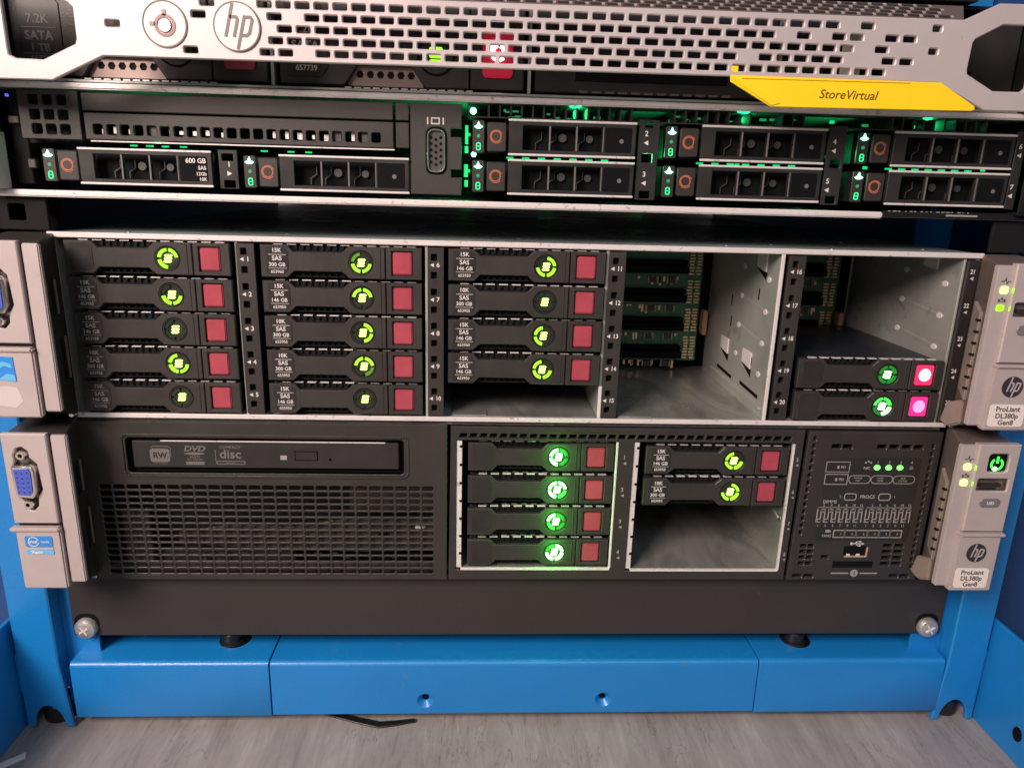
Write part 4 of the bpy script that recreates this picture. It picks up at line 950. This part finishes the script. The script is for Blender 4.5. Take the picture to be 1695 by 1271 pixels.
def big_drive(x, label, lit, blank=False):
    t = Thing('large_hard_drive', label, 'hard drive', (x, 5, 67.6), 'large drives behind the bezel')
    P = lambda n_, me, m_, u=None: t.part(n_, me, m_, u, local=True)
    P('drive_body', MB().box(1.5, 111, 4, 55, .5, 38).mesh(), DK)
    if blank:
        P('blank_face', MB().box(1.5, 111, 0, 3, .6, 38).mesh(bev=.5), PL2); P('blank_recess', MB().box(20, 90, -.6, 0, 6, 16).mesh(bev=.3), BLK)
        b = MB()
        for i in range(12): b.box(22+i*6, 26+i*6, -.6, -.1, 1.0, 2.0)
        P('spring_strip', b.mesh(), DGR); return
    f = P('face_plate', plate([(1.5, .8), (30, .8), (36, 9.5), (60, 9.5), (66, .8), (86, .8), (86, 37), (66, 37), (60, 29), (36, 29), (30, 37), (1.5, 37)], [], 0, 3, .5), PL)
    P('grille', plate(rect(31, 65, 1.2, 10.5), hexh, 3.2, 4.2, .1), TAN, f)
    P('grille', MB().box(31, 65, 3.2, 4.2, 28, 37.5).mesh(), DK, f)
    b = MB()
    for i in range(14): b.box(30+i*4.2, 33+i*4.2, .4, 1.6, -.2, .5)
    P('spring_strip', b.mesh(), STL)
    lp = P('label_plate', MB().prism([(5, 4), (20, 4), (23, 8), (23, 30), (20, 34), (5, 34)], -.5, .1).mesh(bev=.2), PL2)
    P('lettering', join(text('7.2K', 5.0, -.55, 13.4, 21.5+2, bold=.02), MB().box(6, 21, -.65, -.5, 20.1, 20.4).mesh(), text('SATA', 5.0, -.55, 13.4, 16.8, bold=.03), text('1 TB', 4.4, -.55, 13.4, 12.0, bold=.02), MB().box(6, 21, -.65, -.5, 9.6, 9.9).mesh(), text('657739', 3.2, -.55, 13.6, 7.6, bold=.02)), DGR if x < -200 else WHT, lp)  # leftmost drive: shadow behind the bezel put into the print colour
    rg = P('status_ring', MB().arc(71, 14.5, 7.6, 8.4, -.6, 0, 0, 6.2832, 32).mesh(smooth=0), BLK)
    b = MB()
    for k in (-2.6, 0, 2.6): b.prism(rr(71, 14.5+k, 6, 2.0, .9), -.6, 0)
    P('activity_light', b.mesh(), LG if lit == 2 else LGD, rg)
    P('release_latch', MB().box(86.4, 110.6, 0, 3, .8, 37).mesh(bev=.5), PL)
    rb = P('release_button', MB().prism(rr(98.7, 15.5, 13.6, 19, 1.8, 3), -1.4, 0).mesh(bev=.7, seg=2), RED if lit != 2 else mat('backlit_red_button', (.45, .02, .05), .35, em=(.9, .01, .06), es=.2))
    if lit == 2:
        b = MB()
        for k in range(3): b.arc(98.9, 17.0, 1.6, 4.2, -2.2, -1.4, math.radians(k*120-20), math.radians(k*120+70), 6)
        P('white_light', b.mesh(), WLED, rb)
big_drive(-229.8, 'large black drive at far left behind the lock side of the bezel, red button below', 1)
big_drive(-115.6, 'large black drive marked 657739 behind the bezel, with lit white symbol on its red button', 2)
big_drive(-1.6, 'blank black drive filler behind the bezel, left of the yellow name tag', 0, True)
big_drive(112.4, 'blank black drive filler behind the right end of the bezel', 0, True)

# ------------------------------------------------------------------ silver bezel
class Bez:
    top = None
    def part(s, name, me, m_, under=None, label=None):
        return S1.part(name, me, m_, s.top, label)
Z = Bez()
out = [(-241, 63.0), (-196.5, 63.2), (-175.5, 72.9), (168.5, 73.8), (190.8, 63.5), (237, 63.6), (237, 105.5), (189.5, 105.0), (175.5, 98.3), (-178.5, 97.6), (-194, 105), (-241, 105)]
holes = [[(-212.4, 74.5), (-212.2, 72.2), (-209.8, 71.0), (-199.0, 70.8), (-185.8, 77.0), (-185.2, 79), (-185.2, 90.2), (-187, 92), (-200, 97.5), (-212.4, 97.5)],
         [(180.4, 79.5), (180.8, 77.6), (193.2, 71.3), (205.8, 71.3), (207.6, 73), (207.6, 96), (206, 97.2), (192.4, 97.0), (181.6, 91.2), (180.8, 89.6)]]
zr = [94.15, 89.75, 85.35, 81.0, 76.6]
def hx(r, x, wd=5.6): holes.append(rr(x, zr[r]+ (x+20)*.0025, wd, 2.55, .55, 2))
for k in range(32): hx(0, -110.7+7.45*k)
hx(0, -133.1); hx(0, 135.1); hx(0, 164.7, 4.0)
hx(1, -136.8); hx(1, -107.0)
for k in range(26): hx(1, -92.2+7.44*k)
for x in (108.7, 123.6, 131.1, 146.1, 153.7): hx(1, x)
hx(2, -170.5)
for k in range(32): hx(2, -103.2+7.44*k)
hx(2, 142.4); hx(2, 164.5, 4.0)
for k in range(26): hx(3, -106.9+7.42*k)
for x in (93.7, 101.2, 108.6, 116.0, 123.5, 146.0, 153.6): hx(3, x)
hx(4, -140.8); hx(4, -110.6); hx(4, -103.2)
for k in range(32): hx(4, -88.3+7.44*k)
fp = Z.part('bezel', plate(out, holes, -26.6, -24.6, .4), SIL, label='silver perforated bezel with key lock and round badge'); Z.top = fp
Z.part('return_edge', join(MB().box(-241, -239, -24.5, 2, 63.2, 105).box(235, 237, -24.5, 2, 63.8, 105).mesh(bev=.3)), SIL, fp)
for q in (MB().box(-172, -169.5, -22, -18, 84, 87), MB().box(134, 136.5, -22, -8, 74, 93)): Z.part('clip', q.mesh(bev=.2), PAP, fp)
tp = MB()
bm = tp.bm
tp.hexa([(-178, -25.2, 97.4), (176, -25.2, 98.1), (186, -7, 108.0), (-188, -7, 107.2)], [(-178, -24.2, 96.6), (176, -24.2, 97.3), (186, -6, 107.2), (-188, -6, 106.4)])
tm = Z.part('top_mesh', tp.mesh(), SIL3)
dm = MB(); pt_ = MB()
for r in range(4):
    f_ = .16+.22*r; y = -25.4+18.2*f_; z = 97.6+9.9*f_
    for k in range(52):
        x = -172+k*6.7+(r % 2)*3.3; zz = z+(x+178)*.002
        if x > 172: continue
        dm.hexa([(x-2.2, y, zz+.15), (x+2.2, y, zz+.15), (x+2.2, y+1.6, zz+1.05), (x-2.2, y+1.6, zz+1.05)], [(x-2.2, y+.2, zz-.2), (x+2.2, y+.2, zz-.2), (x+2.2, y+1.8, zz+.7), (x-2.2, y+1.8, zz+.7)])
        pt_.hexa([(x+2.4, y-.1, zz+.2), (x+3.6, y-.1, zz+.2), (x+3.6, y+1.2, zz+.95), (x+2.4, y+1.2, zz+.95)], [(x+2.4, y+.2, zz-.2), (x+3.6, y+.2, zz-.2), (x+3.6, y+1.5, zz+.5), (x+2.4, y+1.5, zz+.5)])
Z.part('mesh_openings', dm.mesh(smooth=0), BLK if False else PLB, tm); Z.part('mesh_glints', pt_.mesh(smooth=0), SIL, tm)
# lock
lk = Z.part('lock', MB().cyl(-150.0, 85.3, 8.3, -27.0, -26.4, 40).mesh(bev=.2), SIL)
Z.part('lock_rim', MB().arc(-150.0, 85.3, 8.3, 8.75, -27.1, -26.4, 0, 6.2832, 40).mesh(smooth=0), SIL3, lk)
Z.part('keyway', MB().arc(-149.9, 84.8, 3.1, 4.2, -27.25, -26.9, 0, 6.2832, 28).box(-150.7, -149.1, -27.25, -26.95, 88.3, 90.6).box(-155.8, -153.6, -27.25, -26.95, 84.6, 86.0).mesh(smooth=0), mat('keyway_metal', (.16, .11, .11), .3, metal=.8), lk)
Z.part('lock_core', MB().lathe(-149.9, 84.8, [(.01, -27.6), (2.4, -27.6), (2.9, -27.0)], 24).mesh(), CHR, lk)
# badge
bd = Z.part('maker_badge', MB().cyl(-121.8, 85.3, 8.9, -27.3, -26.4, 48).mesh(bev=.25), mat('badge_white', (.70, .66, .65), .4))
Z.part('badge_rim', MB().arc(-121.8, 85.3, 8.75, 9.25, -27.35, -26.4, 0, 6.2832, 48).mesh(smooth=0), SIL3, bd)
Z.part('badge_letters', hp(-121.8, 85.3, 8.7, -27.42), mat('badge_grey', (.16, .13, .135), .4), bd)
# yellow name tag
tg = [(79.3, 73.9), (79.6, 71.3), (97.6, 62.1), (184.8, 62.9), (186.4, 63.6), (186.0, 65.0), (169.3, 73.9)]
nt_ = Z.part('name_tag', plate(tg, [], -27.4, -26.7, .25), YEL, label='yellow plastic tag reading StoreVirtual')
Z.part('tag_rim', join(MB().prism([(80.0, 72.6), (83.6, 72.4), (101.6, 63.6), (97.8, 62.5)], -27.8, -27.35).mesh(bev=.12), MB().prism([(84, 73.3), (156, 73.7), (156, 73.1), (84, 72.7)], -27.8, -27.35).mesh(bev=.1)), YEL, nt_)
Z.part('tag_hook', MB().box(79.4, 82.6, -26.5, -24.0, 73.6, 77.6).mesh(bev=.15), YEL, nt_)
Z.part('tag_lettering', text('StoreVirtual', 5.0, -27.45, 130.2, 67.6, shear=.22, bold=.004, squeeze=1.02), mat('tag_ink', (.10, .05, .01), .5), nt_)

# ------------------------------------------------------------------ unit above the bezel
U = Thing('server', 'dark unit seen as a sliver above the right end of the silver bezel', 'server', (0, 0, 111), 'servers stacked in the rack')
U.part('front', MB().box(-225, 196, -2, 300, 111.2, 150).mesh(bev=.5), PL2)
U.part('pale_sticker', MB().box(132, 162, -2.4, -2.05, 112.0, 118).mesh(), mat('lilac_label', (.48, .42, .50), .5))

# ------------------------------------------------------------------ small things on the floor
ct = MB(); bm = ct.bm
path = [(-108, 7), (-100, 4.3), (-92, 1.6), (-84, -.8), (-76.5, -2.9), (-67, -1.8), (-56.5, -.2)]
hgt = [.6, .5, .5, .4, .3, .5, .9]
va = []
for i, (x, y) in enumerate(path):
    d = Vector(path[min(i+1, 6)])-Vector(path[max(i-1, 0)]); d.normalize(); nn = Vector((-d.y, d.x)); wd = (1.9, 2.0, 2.1, 2.3, 2.4, 1.9, 1.2)[i]
    va.append([bm.verts.new((x+nn.x*wd*s_, y+nn.y*wd*s_, FZ+hgt[i]+t_)) for s_, t_ in ((-1, 0), (1, 0), (1, .9), (-1, .9))])
for a, b_ in zip(va, va[1:]):
    for i in range(4): bm.faces.new((a[i], b_[i], b_[(i+1) % 4], a[(i+1) % 4]))
bm.faces.new(va[0]); bm.faces.new(va[-1][::-1])
single('cable_tie', ct.mesh(bev=.15), RUB, 'loose end of a black cable tie on the floor under the blue crossbar', 'cable tie')
tp = MB(); tp.hexa([(-268, -34, FZ+.6), (-257, -24.5, FZ+.6), (-259, -20.5, FZ+.6), (-270, -30, FZ+.6)], [(-268, -34, FZ+.1), (-257, -24.5, FZ+.1), (-259, -20.5, FZ+.1), (-270, -30, FZ+.1)])
single('paper_strip', tp.mesh(), PAP, 'small white strip of paper on the floor at bottom left, beside the blue foot', 'paper')
